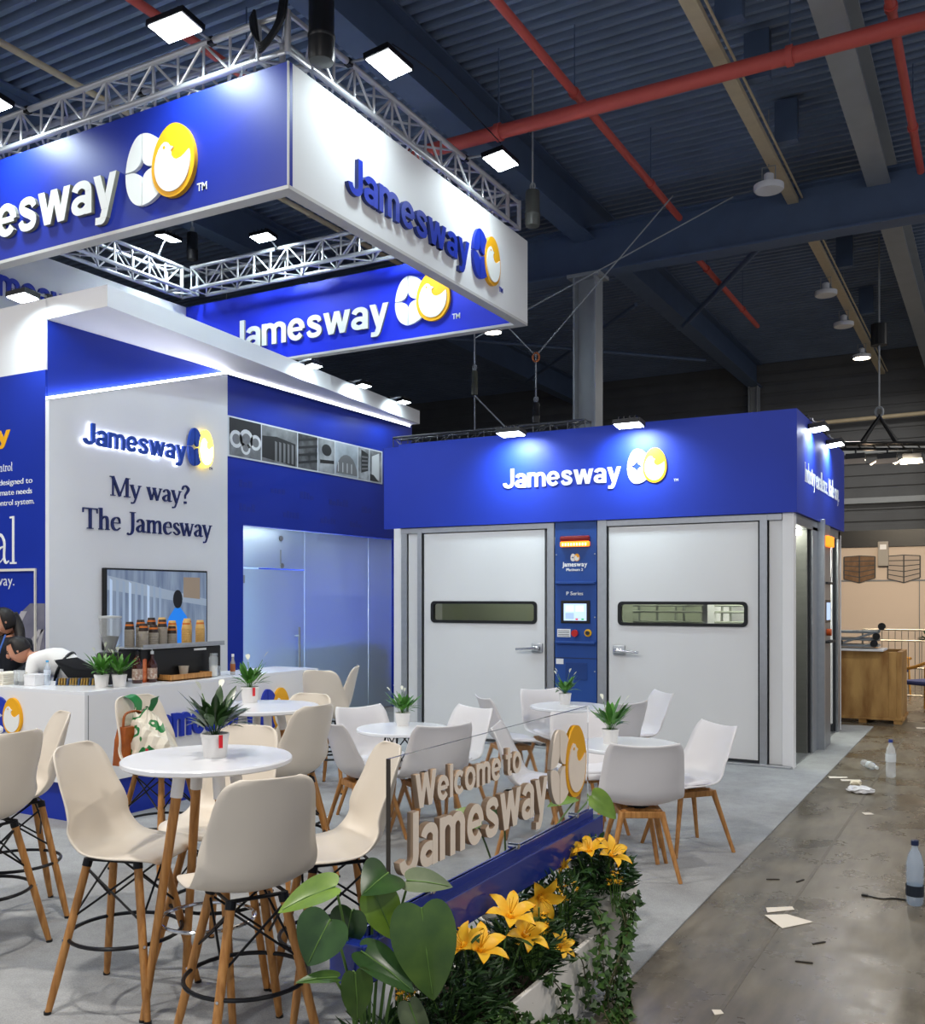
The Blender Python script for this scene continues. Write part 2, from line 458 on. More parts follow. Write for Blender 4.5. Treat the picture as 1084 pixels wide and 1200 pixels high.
LETMESH = {}
def letters(txt, parent, face, start, width, cap, depth, m, side=None, bold=.018, gap=.055, name='letter', style='sans', joined=False, space=.26, wt=1.0):
    """one raised character per child; start = world point of the first character's baseline-left corner on the panel"""
    items = []; x = 0
    for ch in txt:
        if ch == ' ': x += space; continue
        if style == 'sans' and joined: me, w = sans_glyph(ch, bold, .02); adv = w+gap
        elif style == 'sans': me, w = bold_glyph(ch); adv = w+gap*(.55 if ch in 'Wwy' else .9)
        else: me, w = serif_glyph(ch, wt); adv = w
        items.append((ch, me, x)); x += adv
    total = x-(gap if style == 'sans' else .02)
    H1 = .70 if style == 'sans' else .68
    if style == 'sans': H1 = (.729+bold) if joined else .72
    sx = width/total; sy = cap/H1
    dz = depth/(.02 if style == 'sans' and joined else 1)
    u, n = face_axes(face)
    off = wloc(parent)
    rot = facing_rot(face)
    key0 = (m.name, side.name if side else '', style, bold, wt)
    if joined:
        b = MB()
        for ch, me, xx in items:
            M = Matrix.Diagonal((sx, sy, dz, 1))@Matrix.Translation((xx, 0, 0))
            b.add([M@v.co for v in me.vertices], [list(p.vertices) for p in me.polygons])
        mm = bpy.data.meshes.new(name); mm.from_pydata([tuple(v) for v in b.v], [], b.f); mm.materials.append(m); mm.update()
        return ref(name, mm, parent, Vector(start)-off, rot)
    for ch, me, xx in items:
        k = key0+(ch,)
        if k not in LETMESH:
            c = me.copy(); c.materials.clear(); c.materials.append(m)
            if side:
                c.materials.append(side)
                for p in c.polygons: p.material_index = 0 if abs(p.normal.z) > .6 else 1
            LETMESH[k] = c
        ref(name, LETMESH[k], parent, Vector(start)+u*(xx*sx)-off, rot, (sx, sy, dz))

def egg_pt(t, a, h, k=.10):
    y = math.sin(t); return (a*math.cos(t)*(1-k*y), h*y)
def egg_logo(parent, face, centre, H, depth, mleft, mright, mchick, W=1.0):
    """two overlapping eggs: a quartered one with a star gap and a yellow one with a chick; centre = world centre of the pair"""
    u, n = face_axes(face); w = V(0, 0, 1); c = Vector(centre)
    h = H/2; a = h*.78*W; dx = a*.66; so = -.20*a
    g = H*.010; cl = c-u*dx; cr = c+u*dx
    for sx in (-1, 1):
        for sy in (-1, 1):
            pts = []
            aa = a+so*sx*-1 if sx < 0 else a-so      # the slit lies left of the egg's middle
            aa = a+so if sx < 0 else a-so
            for i in range(13):
                t = PI/2-(PI/2)*i/12
                x, y = egg_pt(t if sy > 0 else -t, aa, h)
                pts.append((so+sx*max(x, g), y if abs(y) > g else sy*g))
            sxp = a*.56; syp = h*.34
            pts.append((so+sx*sxp, sy*g))
            for i in range(1, 7):
                t = i/7
                q0 = Vector((sxp, g)); q1 = Vector((g*2.2, g*2.2)); q2 = Vector((g, syp))
                q = q0*(1-t)**2+q1*2*t*(1-t)+q2*t*t
                pts.append((so+sx*q.x, sy*q.y))
            pts.append((so+sx*g, sy*syp))
            MB().prism(pts, cl, u, w, n, 0, depth).build('egg_quarter', mleft, parent)
    pts = [egg_pt(2*PI*i/40, a, h) for i in range(40)]
    MB().prism(pts, cr, u, w, n, 0, depth*1.2).build('yellow_egg', mright, parent)
    ins = lambda t: egg_pt(t, a*.83, h*.86)
    ch = [(-.50, .47), (-.36, .53), (-.22, .50), (-.12, .40), (.06, .34), (-.06, .27), (-.06, .14), (.04, .03), (.22, -.03), (.42, -.01), (.60, .06), (.79, .16)]
    pts = [(x*a, y*h) for x, y in ch]
    for i in range(0, 19): pts.append(ins(-.02-(PI-.10)*i/18))
    pts += [(-.76*a, .18*h), (-.64*a, .36*h)]
    MB().prism(pts, cr, u, w, n, depth*1.2, depth*1.2+max(depth*.3, .002)).build('chick', mchick, parent)
    e = [(-.36*a+math.cos(2*PI*i/10)*.05*a*1.2, .38*h+math.sin(2*PI*i/10)*.05*a*1.2) for i in range(10)]
    d = depth*1.2+max(depth*.3, .002)
    MB().prism(e, cr, u, w, n, d, d+.001+depth*.05).build('chick_eye', mright, parent)

# ================================================================ THE HALL
FLOORM = floor_concrete(); CARP = carpet_mat()
struct(MB().box((-20, -6, -.1), (9, 26, 0)).build('floor', FLOORM), 'worn polished grey-brown concrete hall floor')
struct(MB().box((-14, -2, 0), (-1.45, 13.85, .008)).build('floor_carpet', CARP), 'light grey carpet covering the stand area')
# pale worn lines in the aisle
LINEM = mat('floor_line', '#6f685c', .45, var=.3, scale=30)
for nm, x, w in (('a', -1.02, .02), ('b', -.18, .03)):
    struct(MB().box((x, 1.5, 0), (x+w, 13.0, .0015)).build('floor_line', LINEM))
# roof deck: trapezoidal sheet, ribs along X
b = MB(); y = -6.0; P = .17; z0 = 7.72; z1 = 7.80
while y < 25.6:
    for (ya, za, yb, zb) in ((0, z1, .075, z1), (.075, z1, .095, z0), (.095, z0, .15, z0), (.15, z0, .17, z1)):
        b.add([(-20, y+ya, za), (9, y+ya, za), (9, y+yb, zb), (-20, y+yb, zb)], [(0, 1, 2, 3)])
    y += P
b.add([(-20, -6, 7.9), (9, -6, 7.9), (9, 25.6, 7.9), (-20, 25.6, 7.9)], [(0, 1, 2, 3)])
struct(b.build('ceiling', DECK), 'dark corrugated steel roof deck with fine ribs')
CLAD = mat('cladding_grey', '#66686a', .7, var=.12, scale=2)
wb = struct(MB().box((-20, 25.4, 0), (9, 25.6, 7.75)).build('wall_back', CLAD), 'dark grey clad far wall of the hall')
for z in [i*.28+3.3 for i in range(16)]:
    MB().box((-20, 25.36, z), (9, 25.402, z+.2), .006).build('cladding_panel', CLAD, wb)
struct(MB().box((-20.2, -6, 0), (-20, 25.6, 7.75)).build('wall_left', CLAD), 'dark grey clad side wall behind the stand')

def ibeam_x(name, y, x0, x1, zb, zt, w, m, label, cat='girder', group=None):
    t = thing(name, label, cat, (x0, y, zb), 0, group)
    MB().box((x0, y-w/2, zb), (x1, y+w/2, zb+.03)).build('flange', m, t)
    MB().box((x0, y-w/2, zt-.03), (x1, y+w/2, zt)).build('flange', m, t)
    MB().box((x0, y-.015, zb+.03), (x1, y+.015, zt-.03)).build('web', m, t)
    return t
def ibeam_y(name, x, y0, y1, zb, zt, w, m, label, cat='girder', group=None):
    t = thing(name, label, cat, (x, y0, zb), 0, group)
    MB().box((x-w/2, y0, zb), (x+w/2, y1, zb+.03)).build('flange', m, t)
    MB().box((x-w/2, y0, zt-.03), (x+w/2, y1, zt)).build('flange', m, t)
    MB().box((x-.015, y0, zb+.03), (x+.015, y1, zt-.03)).build('web', m, t)
    return t
ibeam_x('cross_girder', 13.6, -20, 9, 6.55, 7.25, .30, STEELB, 'deep dark blue-grey cross girder resting on the steel column')
ibeam_y('roof_rafter', -5.44, -6, 25.3, 7.08, 7.7, .32, STEELB, 'blue-grey roof rafter above the white banner side running to the column')
ibeam_y('roof_rafter', -1.36, -6, 25.3, 7.08, 7.7, .28, STEELG, 'lighter grey roof rafter right of the beige cable tray')
ibeam_y('roof_rafter', -10.2, -6, 25.3, 7.08, 7.7, .28, STEELB, 'blue-grey roof rafter over the coffee bar wall')
t = thing('steel_column', 'grey steel H column rising behind the blue incubator cabin', 'column', (-5.4, 13.6, 0))
MB().box((-5.58, 13.45, 0), (-5.55, 13.75, 6.55)).build('flange', STEELG, t)
MB().box((-5.25, 13.45, 0), (-5.22, 13.75, 6.55)).build('flange', STEELG, t)
MB().box((-5.55, 13.59, 0), (-5.25, 13.61, 6.55)).build('web', STEELG, t)
MB().box((-5.66, 13.40, 6.50), (-5.14, 13.80, 6.55)).build('cap_plate', STEELG, t)
for x, lb in ((-5.44, 'slim grey column against the far wall left of the cable tray'), (-1.36, 'slim grey column against the far wall beside the hanging light bar')):
    t = thing('wall_column', lb, 'column', (x, 25.1, 0))
    MB().box((x-.12, 24.95, 0), (x-.09, 25.25, 7.08)).build('flange', STEELG, t)
    MB().box((x+.09, 24.95, 0), (x+.12, 25.25, 7.08)).build('flange', STEELG, t)
    MB().box((x-.09, 25.09, 0), (x+.09, 25.11, 7.08)).build('web', STEELG, t)
def pipe(name, p0, p1, r, m, label, cat='pipe', group=None, clamps=0):
    t = thing(name, label, cat, p0, 0, group)
    MB().cyl(p0, p1, r, n=14).build('run', m, t, smooth=True)
    p0 = Vector(p0); p1 = Vector(p1)
    for k in range(clamps):
        c = p0.lerp(p1, (k+.5)/clamps); d = (p1-p0).normalized()
        MB().cyl(c-d*.03, c+d*.03, r*1.3, n=12).build('coupling', m, t, smooth=True)
        MB().cyl(c+V(0, 0, r), V(c.x, c.y, 7.72), .008, n=6).build('hanger', STEELB, t)
    return t
pipe('sprinkler_pipe', (-6.3, 9.4, 6.8), (9, 9.4, 6.8), .075, REDP, 'thick red sprinkler main crossing under the roof deck', clamps=5)
pipe('sprinkler_pipe', (-3.88, -2, 7.0), (-3.88, 13.2, 7.0), .045, REDP, 'thin red branch pipe left of the beige cable tray', clamps=6)
pipe('sprinkler_pipe', (-.84, -2, 7.0), (-.84, 13.2, 7.0), .045, REDP, 'thin red branch pipe at the right edge of the roof', clamps=6)
pipe('sprinkler_pipe', (-4.1, 14.2, 7.0), (-4.1, 19.2, 7.0), .045, REDP, 'thin red branch pipe beyond the deep cross girder', clamps=2)
pipe('sprinkler_pipe', (-6.68, -2, 7.0), (-6.68, 13.2, 7.0), .045, REDP, 'thin red branch pipe above the blue banner front', clamps=4)
pipe('conduit', (-8.22, -2, 6.95), (-8.22, 13, 6.95), .035, TRAY, 'pale conduit under the roof at the upper left', clamps=3)
t = thing('cable_tray', 'long beige cable tray hanging under the roof with lamps', 'cable tray', (-2.42, -4, 7.05))
MB().box((-2.50, -4, 7.05), (-2.36, 25, 7.06)).build('base', TRAY, t)
MB().box((-2.50, -4, 7.06), (-2.49, 25, 7.12)).build('side_rail', TRAY, t)
MB().box((-2.37, -4, 7.06), (-2.36, 25, 7.12)).build('side_rail', TRAY, t)
MB().box((-2.32, -4, 7.10), (-2.30, 25, 7.12)).build('conductor_rail', TRAY, t)
hb = MB().box((-.13, -.06, 0), (.13, .06, .5)).build('hanger', STEELB, t, world=False); hb.location = (0.2, 14.4, .12)
for y in (17.2, 20, 22.8, 25, 11.5, 8.5, 28): ref('hanger', hb.data, t, (.2, y-4, .12))
# roof bracing
pipe('roof_brace', (-5.3, 18.3, 6.95), (-2.6, 13.8, 6.9), .045, STEELB, 'long diagonal roof brace behind the cross girder', 'brace')
pipe('roof_brace', (-9.9, 21.0, 6.9), (-5.6, 16.4, 6.9), .035, STEELB, 'thin diagonal brace left of the steel column', 'brace')
pipe('roof_brace', (-9.9, 16.4, 6.9), (-5.6, 21.0, 6.9), .035, STEELB, 'thin crossing brace left of the steel column', 'brace')
# horizontal services on the far wall
pipe('wall_pipe', (-12, 25.0, 5.9), (3, 25.0, 6.1), .05, TRAY, 'pale service pipe along the top of the far wall', clamps=0)
t = thing('wall_rail', 'horizontal grey cladding rail across the far wall', 'rail', (-12, 25.2, 5.25))
MB().box((-14, 25.18, 5.2), (6, 25.36, 5.35), .01).build('rail', STEELG, t)
MB().box((-14, 25.22, 4.0), (6, 25.36, 4.14), .01).build('rail', STEELG, t)
MB().box((-1.3, 25.1, 3.2), (6, 25.36, 3.5), .01).build('rail', BLK, t)

# ---- hall lamps on the tray and across the hall
def high_bay(loc, label, lit, group='high bay lamps of the hall', power=None):
    t = thing('high_bay_lamp', label, 'lamp', loc, 0, group)
    x, y, z = loc
    MB().lathe([(.05, .10), (.06, .12), (.06, .2), (.03, .22)], loc, 16).build('gear_box', PWHITE, t, smooth=True)
    MB().lathe([(.165, 0), (.18, .02), (.18, .07), (.06, .11)], loc, 24, cap0=False).build('housing', PWHITE, t, smooth=True)
    MB().tube([(x-.08, y, z+.1), (x-.08, y, z+.3), (x+.08, y, z+.3), (x+.08, y, z+.1)], .008, 6).build('bracket', STEELG, t)
    MB().lathe([(.165, .004), (.165, .008)], loc, 24).build('lens', emis('bay_glow', '#fff0d8', 14 if lit else 0) if lit else PWHITE, t)
    MB().cyl((x, y, z+.3), (x, y, 7.72), .006, n=6).build('suspension_cable', STEELG, t)
    if lit:
        area('lamp_light', t, (x, y, z-.02), (x, y, 0), .33, power or HALL_W, (1, .95, .88), shape='DISK')
    return t
high_bay((-2.47, 12.2, 6.72), 'unlit white high bay lamp nearest on the cable tray', False)
high_bay((-2.5, 16.9, 6.72), 'unlit white lamp on the cable tray beyond the cross girder', False)
high_bay((-2.5, 19.0, 6.72), 'small unlit lamp second last on the cable tray', False)
high_bay((-2.5, 21.7, 6.72), 'lit warm high bay lamp at the far end of the cable tray', True, power=90)
high_bay((-8.35, 16.2, 6.72), 'lit warm high bay lamp glowing below the white banner corner', True, power=40)
for x, y, lb in ((-2.47, 1.5, 'high bay lamp of the hall over the bar tables'), (-2.47, -3.5, 'high bay lamp of the hall behind the viewer'),
                 (3.0, 2.5, 'high bay lamp over the right side of the aisle'), (3.0, 9.0, 'high bay lamp over the far right aisle'),
                 (-7.5, 1.0, 'high bay lamp in front of the coffee bar'), (-13, 1.0, 'high bay lamp at the far left of the hall'), (3.0, 17.5, 'high bay lamp beyond the right aisle')):
    high_bay((x, y, 6.72), lb, True, power=HALL_W*(1.6 if 'coffee bar' in lb else 1))

# ================================================================ THE STAND BUILDING (coffee bar wall)
XS = -8.27; YF = 6.36
wf = struct(MB().box((-12.6, YF, 0), (XS-.1, YF+.1, 3.985)).box((XS-.1, YF, 0), (XS-.006, YF+.02, 3.985)).build('wall_front', WALLBLUE), 'blue printed wall left of the coffee bar panel')
MB().box((-12.6, YF, 3.985), (XS+.0, YF+.02, 4.687)).build('upper_band', PWHITE, wf)
ws = MB().box((XS-.1, YF+.021, 0), (XS, 9.225, 4.48)).box((XS-.1, 9.225, 2.63), (XS, 12.68, 4.48)).box((XS-.1, 12.68, 0), (XS, 13.2, 4.48)).build('wall_side', WALLBLUE)
struct(ws, 'royal blue stand wall with photo strip above frosted glass')
b = MB().prism([(YF, 0), (8.89, 0), (8.89, 4.45), (YF, 3.685)], (0, 0, 0), (0, 1, 0), (0, 0, 1), (1, 0, 0), XS-.005, XS+.05)
wp = struct(b.build('wall_panel', PWHITE), 'white coffee bar wall panel with a slanted top edge')
LED = emis('led_white', '#f4f7ff', 9)
t = thing('led_strip', 'slanted white LED strip along the top edge of the white wall panel', 'light', (XS+.05, YF, 3.685))
MB().prism([(YF, 3.685), (8.89, 4.45), (8.89, 4.475), (YF, 3.71)], (0, 0, 0), (0, 1, 0), (0, 0, 1), (1, 0, 0), XS, XS+.055).build('diffuser', LED, t)
MB().prism([(YF, 3.675), (8.89, 4.44), (8.89, 4.45), (YF, 3.685)], (0, 0, 0), (0, 1, 0), (0, 0, 1), (1, 0, 0), XS, XS+.053).build('channel', ALU, t)
t = thing('led_strip', 'thin white LED strip under the canopy above the photo strip', 'light', (XS+.05, 8.9, 4.46))
MB().box((XS+.001, 8.9, 4.455), (XS+.03, 13.1, 4.478)).build('diffuser', LED, t)
MB().box((XS+.001, 8.9, 4.445), (XS+.028, 13.1, 4.455)).build('channel', ALU, t)
# canopy
cn = MB().prism([(XS+.001, YF), (-7.39, YF), (-8.06, 13.1), (XS+.001, 13.1)], (0, 0, 0), (1, 0, 0), (0, 1, 0), (0, 0, 1), 4.482, 4.69).build('ceiling_canopy', PWHITE)
struct(cn, 'white tapering canopy slab projecting over the blue stand wall')
MB().box((-12.6, YF+.1, 4.5), (XS, 13.1, 4.6)).build('roof_board', PWHITE, cn)
struct(MB().box((-12.6, 13.1, 0), (XS-.1, 13.2, 4.48)).build('wall_rear', WALLBLUE))
struct(MB().box((-12.7, YF, 0), (-12.6, 13.2, 4.48)).build('wall_far', PWHITE))
# printed words on the blue front wall (only their ends are in view)
letters('y', wf, '-Y', (-9.03, YF, 3.30), .21, .18, .004, YEL, name='letter')
letters('control', wf, '-Y', (-9.10, YF, 3.01), .32, .085, .003, LETW, style='serif', name='print', joined=True, wt=.7)
letters('designed to', wf, '-Y', (-8.99, YF, 2.87), .52, .06, .003, LETW, bold=0, name='print', joined=True)
letters('climate needs', wf, '-Y', (-9.06, YF, 2.765), .585, .06, .003, LETW, bold=0, name='print', joined=True)
letters('control system.', wf, '-Y', (-9.06, YF, 2.66), .62, .06, .003, LETW, bold=0, name='print', joined=True)
letters('al', wf, '-Y', (-9.10, YF, 2.06), .39, .46, .004, LETW, style='serif', name='print', joined=True, wt=.6)
letters('way.', wf, '-Y', (-9.05, YF, 1.84), .30, .115, .003, LETW, bold=-.005, name='print', joined=True)
FRM = mat('frame_white', '#e6e2d6', .4)
t = thing('wall_frame', 'thin white frame standing on the blue wall behind the barista', 'frame', (-9.4, YF-.02, .9))
MB().box((-10.2, YF-.025, 1.985), (-8.40, YF-.005, 2.01)).build('top_bar', FRM, t)
MB().box((-8.415, YF-.025, .95), (-8.40, YF-.005, 1.985)).build('side_bar', FRM, t)
b = MB().prism([(-9.6, 1.0), (XS-.01, 1.0), (XS-.01, 1.66), (-8.5, 1.66), (-8.75, 1.5), (-9.6, 1.5)], (0, YF, 0), (1, 0, 0), (0, 0, 1), (0, -1, 0), 0, .003)
pp = b.build('printed_photo', mat('photo_conveyor', '#8a8894', .5, col2='#5f6074', scale=3), wf)
for i in range(4):
    x = -9.3+i*.27
    MB().prism([(x, 1.05), (x+.09, 1.05), (min(x+.48, -8.29), 1.58 if x < -8.8 else 1.4), (min(x+.39, -8.33), 1.58 if x < -8.8 else 1.4)], (0, YF-.0035, 0), (1, 0, 0), (0, 0, 1), (0, -1, 0), 0, .002).build('printed_rail', mat('photo_rail', '#3a3a52' if i % 2 else '#b5b2b6', .5), pp)

# white panel lettering: halo-lit logo and the slogan
Xp = XS+.05
letters('Jamesway', wp, '+X', (Xp+.03, 6.74, 3.29), 1.40, .225, .035, mat('letter_royal', '#1745a8', .4), bold=.02)
HALO = emis('halo_glow', '#fff3d0', 5)
egg_logo(wp, '+X', (Xp+.03, 8.385, 3.47), .44, .03, mat('letter_royal', '#1745a8', .4), emis('halo_yellow', '#ffe25a', 1.6), emis('halo_chick', '#fff8e0', 2.4), .70)
letters('Jamesway', wp, '+X', (Xp, 6.74, 3.29), 1.40, .225, .028, emis('halo_white', '#eef4ff', 3.0), bold=.045, name='letter_halo')
letters('My way?', wp, '+X', (Xp, 7.10, 2.80), 1.14, .205, .02, LETNAVY, style='serif', wt=.95)
letters('The Jamesway', wp, '+X', (Xp, 6.75, 2.43), 1.85, .215, .02, LETNAVY, style='serif', wt=.95)
letters('TM', wp, '+X', (Xp, 8.57, 3.24), .06, .035, .004, LETNAVY, bold=0, name='print', joined=True)

# television
t = thing('television', 'black wall television showing a worker in a blue shirt', 'television', (Xp, 7.75, 1.15))
MB().box((Xp, 7.0, 1.165), (Xp+.06, 8.485, 2.03), .006).build('casing', BLK, t)
sc = MB().box((Xp+.06, 7.02, 1.185), (Xp+.062, 8.465, 2.01)).build('screen', None or mat('screen_scene', '#7d8a9c', .4, col2='#5a6880', scale=3, stretch=(1, 6, .6)), t)
sm = sc.data.materials[0]; nb = sm.node_tree.nodes['Principled BSDF']
ramp = [n for n in sm.node_tree.nodes if n.type == 'VALTORGB'][0]
sm.node_tree.links.new(ramp.outputs[0], nb.inputs['Emission Color']); nb.inputs['Emission Strength'].default_value = .38
def scr(pts, m, d, name): MB().prism(pts, (Xp+.062, 0, 0), (0, 1, 0), (0, 0, 1), (1, 0, 0), d, d+.0012).build(name, m, sc)
scr([(7.02+.0, 1.80), (8.465, 1.62), (8.465, 1.70), (7.02, 1.95)], emis('scr_grey', '#8d99a8', .35), .0004, 'shown_rail')
for i in range(9):
    y = 7.05+i*.085
    scr([(y, 1.2), (y+.035, 1.2), (y+.035, 1.9-.01*i), (y, 1.92-.01*i)], emis('scr_pale', '#8594a8', .4) if i % 3 else emis('scr_blue', '#a3b4c9', .45), .0009, 'shown_post')
scr([(8.1, 1.72), (8.36, 1.70), (8.36, 1.95), (8.1, 1.95)], emis('scr_dim', '#8a7a6a', .3), .0009, 'shown_crate')
scr([(7.78, 1.19), (7.80, 1.36), (7.88, 1.50), (7.965, 1.60), (8.055, 1.60), (8.15, 1.50), (8.21, 1.36), (8.22, 1.19)], emis('scr_shirt', '#1a6cc4', .6), .002, 'shown_shirt')
scr([(8.01+.072*math.cos(a*PI/8), 1.70+.105*math.sin(a*PI/8)) for a in range(16)], emis('scr_hair', '#14161c', .2), .003, 'shown_head')

# photo strip
t = thing('photo_strip', 'strip of seven black-and-white photographs on the blue wall', 'photo strip', (XS, 10.6, 3.45))
STR = MB().box((XS, 8.92, 3.455), (XS+.012, 12.33, 3.955)).build('backing', mat('photo_paper', '#d8dde3', .4), t)
ys = [8.95, 9.62, 10.35, 10.86, 11.33, 11.92, 12.08, 12.32]
ys = [8.95, 9.55, 10.28, 10.72, 11.12, 11.68, 11.98, 12.31]
GR = [mat('grey_%d' % i, c, .5, col2=d, scale=s) for i, (c, d, s) in enumerate([('#8f9296', '#5b5e62', 5), ('#9a9da0', '#3e4043', 3), ('#6d7073', '#303235', 6), ('#b4b8bc', '#7c8084', 4), ('#b9c3cd', '#8f979f', 3), ('#c2c7cc', '#6d7073', 5), ('#a8acb0', '#55585b', 4)])]
GD = mat('grey_dark', '#2e3033', .5); GW = mat('grey_pale', '#d5d8da', .5); GM = mat('grey_mid', '#77797c', .5)
for i in range(7):
    y0, y1 = ys[i]+.012, ys[i+1]-.012
    ph = MB().box((XS+.012, y0, 3.475), (XS+.016, y1, 3.935)).build('photo', GR[i], t)
    def shp(pts, m, d=.001, nm='shown_shape'): MB().prism([(y0+(y1-y0)*p, 3.475+.46*q) for p, q in pts], (XS+.016, 0, 0), (0, 1, 0), (0, 0, 1), (1, 0, 0), d, d+.001).build(nm, m, ph)
    if i == 0:
        shp([(0, .55), (1, .55), (1, 1), (0, 1)], GD)
        for cx, cy, r in ((.2, .45, .2), (.52, .5, .22), (.82, .45, .18), (.5, .25, .15)):
            shp([(cx+r*math.cos(a*PI/8), cy+r*1.2*math.sin(a*PI/8)) for a in range(16)], GW, .002); shp([(cx+r*.6*math.cos(a*PI/8), cy+r*.7*math.sin(a*PI/8)) for a in range(16)], GM, .003)
    elif i == 1:
        shp([(0, .1), (.95, 0), (.95, .65), (.4, .75), (0, .7)], GD); [shp([(.35+k*.12, .05), (.41+k*.12, .05), (.41+k*.12, .6), (.35+k*.12, .62)], GM, .002) for k in range(5)]
    elif i == 2: [shp([(0, .1+k*.22), (1, .0+k*.22+.25), (1, k*.22+.33), (0, .17+k*.22)], GD, .001+.0002*k) for k in range(4)]
    elif i == 3:
        shp([(.5+.3*math.cos(a*PI/8), .68+.18*math.sin(a*PI/8)) for a in range(16)], GD); shp([(.1, .25), (.95, .3), (.95, .4), (.1, .36)], GD)
    elif i == 4:
        shp([(.02, .05), (.98, .05)]+[(.5+.48*math.cos(a*PI/10), .05+.62*math.sin(a*PI/10)) for a in range(11)], GM); [shp([(.1+k*.2, .1), (.13+k*.2, .1), (.13+k*.2, .4), (.1+k*.2, .4)], GW, .002) for k in range(4)]
    elif i == 5: shp([(.25, .2), (.9, .3), (.9, .85), (.25, .95)], GD); [shp([(.3, .3+k*.13), (.85, .35+k*.12), (.85, .4+k*.12), (.3, .36+k*.13)], GM, .002) for k in range(4)]
    else: shp([(.15, .15), (.78, .05), (.78, .95), (.15, .8)], GW); shp([(0, 0), (.75, 0), (.3, .2), (0, .22)], GD, .002)
# tone-on-tone words under the strip
DIM = mat('dim_print', '#1b2f92', .5)
rnd = random.Random(17)
for y0, z, n in ((9.15, 3.10, 3), (9.75, 3.08, 4), (10.35, 3.06, 4), (11.0, 3.03, 6), (11.8, 2.98, 4), (9.15, 2.80, 4), (10.0, 2.78, 5), (10.8, 2.76, 5), (11.5, 2.75, 4)):
    y = y0; b = MB()                                 # faint unreadable caption, a row of blurred strokes
    for k in range(n):
        w = rnd.uniform(.04, .08); b.box((XS, y, z), (XS+.0015, y+w, z+rnd.uniform(.05, .10))); y += w+.015
    b.build('faint_caption', DIM, ws)

# frosted glass wall
FR = bpy.data.materials.new('frosted_glass'); FR.use_nodes = True
nt = FR.node_tree; b_ = nt.nodes['Principled BSDF']
b_.inputs['Base Color'].default_value = (*lin('#d0e1ee'), 1); b_.inputs['Roughness'].default_value = .45
b_.inputs['Transmission Weight'].default_value = .45; b_.inputs['IOR'].default_value = 1.1
b_.inputs['Specular IOR Level'].default_value = .5
gw = thing('glass_wall', 'frosted glass wall with a swing door under the photo strip', 'glass wall', (XS-.03, 10.9, 0))
def pane(n, y0, y1, z0, z1): return MB().box((XS-.056, y0, z0), (XS-.044, y1, z1)).build(n, FR, gw)
pane('pane', 9.235, 10.50, 2.10, 2.62)
pane('pane', 10.51, 12.03, .03, 2.62)
pane('pane', 12.04, 12.67, .03, 2.62)
dr = pane('door_leaf', 9.24, 10.495, .03, 2.085)
MB().cyl((XS+.03, 10.30, .62), (XS+.03, 10.30, 1.32), .016, n=12).cyl((XS-.05, 10.30, .75), (XS+.03, 10.30, .75), .01, n=8).cyl((XS-.05, 10.30, 1.2), (XS+.03, 10.30, 1.2), .01, n=8).build('pull_handle', ALU, dr, smooth=True)
for z in (1.95, .4): MB().box((XS-.065, 9.22, z-.05), (XS-.035, 9.30, z+.05), .005).build('hinge', ALU, dr)
for y, z in ((10.0, 2.50), (10.02, 2.14)): MB().cyl((XS-.07, y, z), (XS-.03, y, z), .035, n=16).build('clamp', ALU, gw, smooth=True)
MB().cyl((XS-.05, 10.0, 2.14), (XS-.05, 10.0, 2.35), .012, n=8).build('clamp_rod', STEELG, gw)
MB().box((XS-.07, 9.225, 0), (XS-.03, 12.68, .03)).build('floor_rail', ALU, gw)
# the meeting room behind the glass
struct(MB().box((-12.5, 9.0, 2.75), (XS-.12, 13.0, 2.8)).build('ceiling_room', PWHITE))
struct(MB().box((-12.5, 8.95, 0), (XS-.12, 9.0, 2.8)).build('wall_room', PWHITE))
struct(MB().box((-11.4, 9.0, 0), (-11.3, 13.0, 2.75)).build('wall_partition', mat('room_wall_blue', '#a9c4dc', .6)))
t = thing('cabinet', 'dim blue cabinet standing behind the frosted glass', 'cabinet', (-8.8, 12.2, 0))
MB().box((-9.2, 10.9, .05), (-8.75, 13.0, .95), .01).build('body', mat('cabinet_navy', '#3a5a90', .5), t)
MB().box((-9.22, 10.88, .95), (-8.73, 13.0, .98), .005).build('top', mat('cabinet_navy', '#3a5a90', .5), t)
t = thing('ceiling_lamp', 'flat lamp on the ceiling of the glazed meeting room', 'lamp', (-9.8, 10.9, 2.7))
MB().box((-10.1, 10.3, 2.70), (-9.5, 11.5, 2.748), .005).build('frame', ALU, t)
MB().box((-10.07, 10.33, 2.695), (-9.53, 11.47, 2.70)).build('diffuser', emis('room_lamp', '#eaf4ff', 6), t)
area('lamp_light', t, (-9.8, 10.9, 2.68), (-9.8, 10.9, 0), 1.1, 300, (.92, .97, 1), size_y=.5)

# ================================================================ COFFEE COUNTER
bc = thing('bar_counter', 'white L-shaped coffee counter on a blue plinth with blue raised letters', 'counter', (-5.96, 4.92, 0))
XC = -5.96; YC = 4.92
sp = MB().box((XC-.03, YC+.031, .31), (XC, 7.75, .985)).build('side_panel', PWHITE, bc)
fp = MB().box((-9.2, YC, .31), (XC, YC+.03, .985)).build('front_panel', PWHITE, bc)
MB().box((XC-.004, YC+.029, .31), (XC+.002, YC+.035, .985)).build('corner_trim', GM, bc)
MB().prism([(-9.2, YC), (XC, YC), (XC, 7.75), (XC-.55, 7.75), (XC-.55, YC+.55), (-9.2, YC+.55)], (0, 0, 0), (1, 0, 0), (0, 1, 0), (0, 0, 1), .985, 1.01).build('worktop', TABLEW, bc)
MB().box((-9.2, YC+.06, .0), (XC-.05, YC+.5, .31)).box((XC-.5, YC+.5, 0), (XC-.05, 7.7, .31)).build('plinth', WALLBLUE, bc)
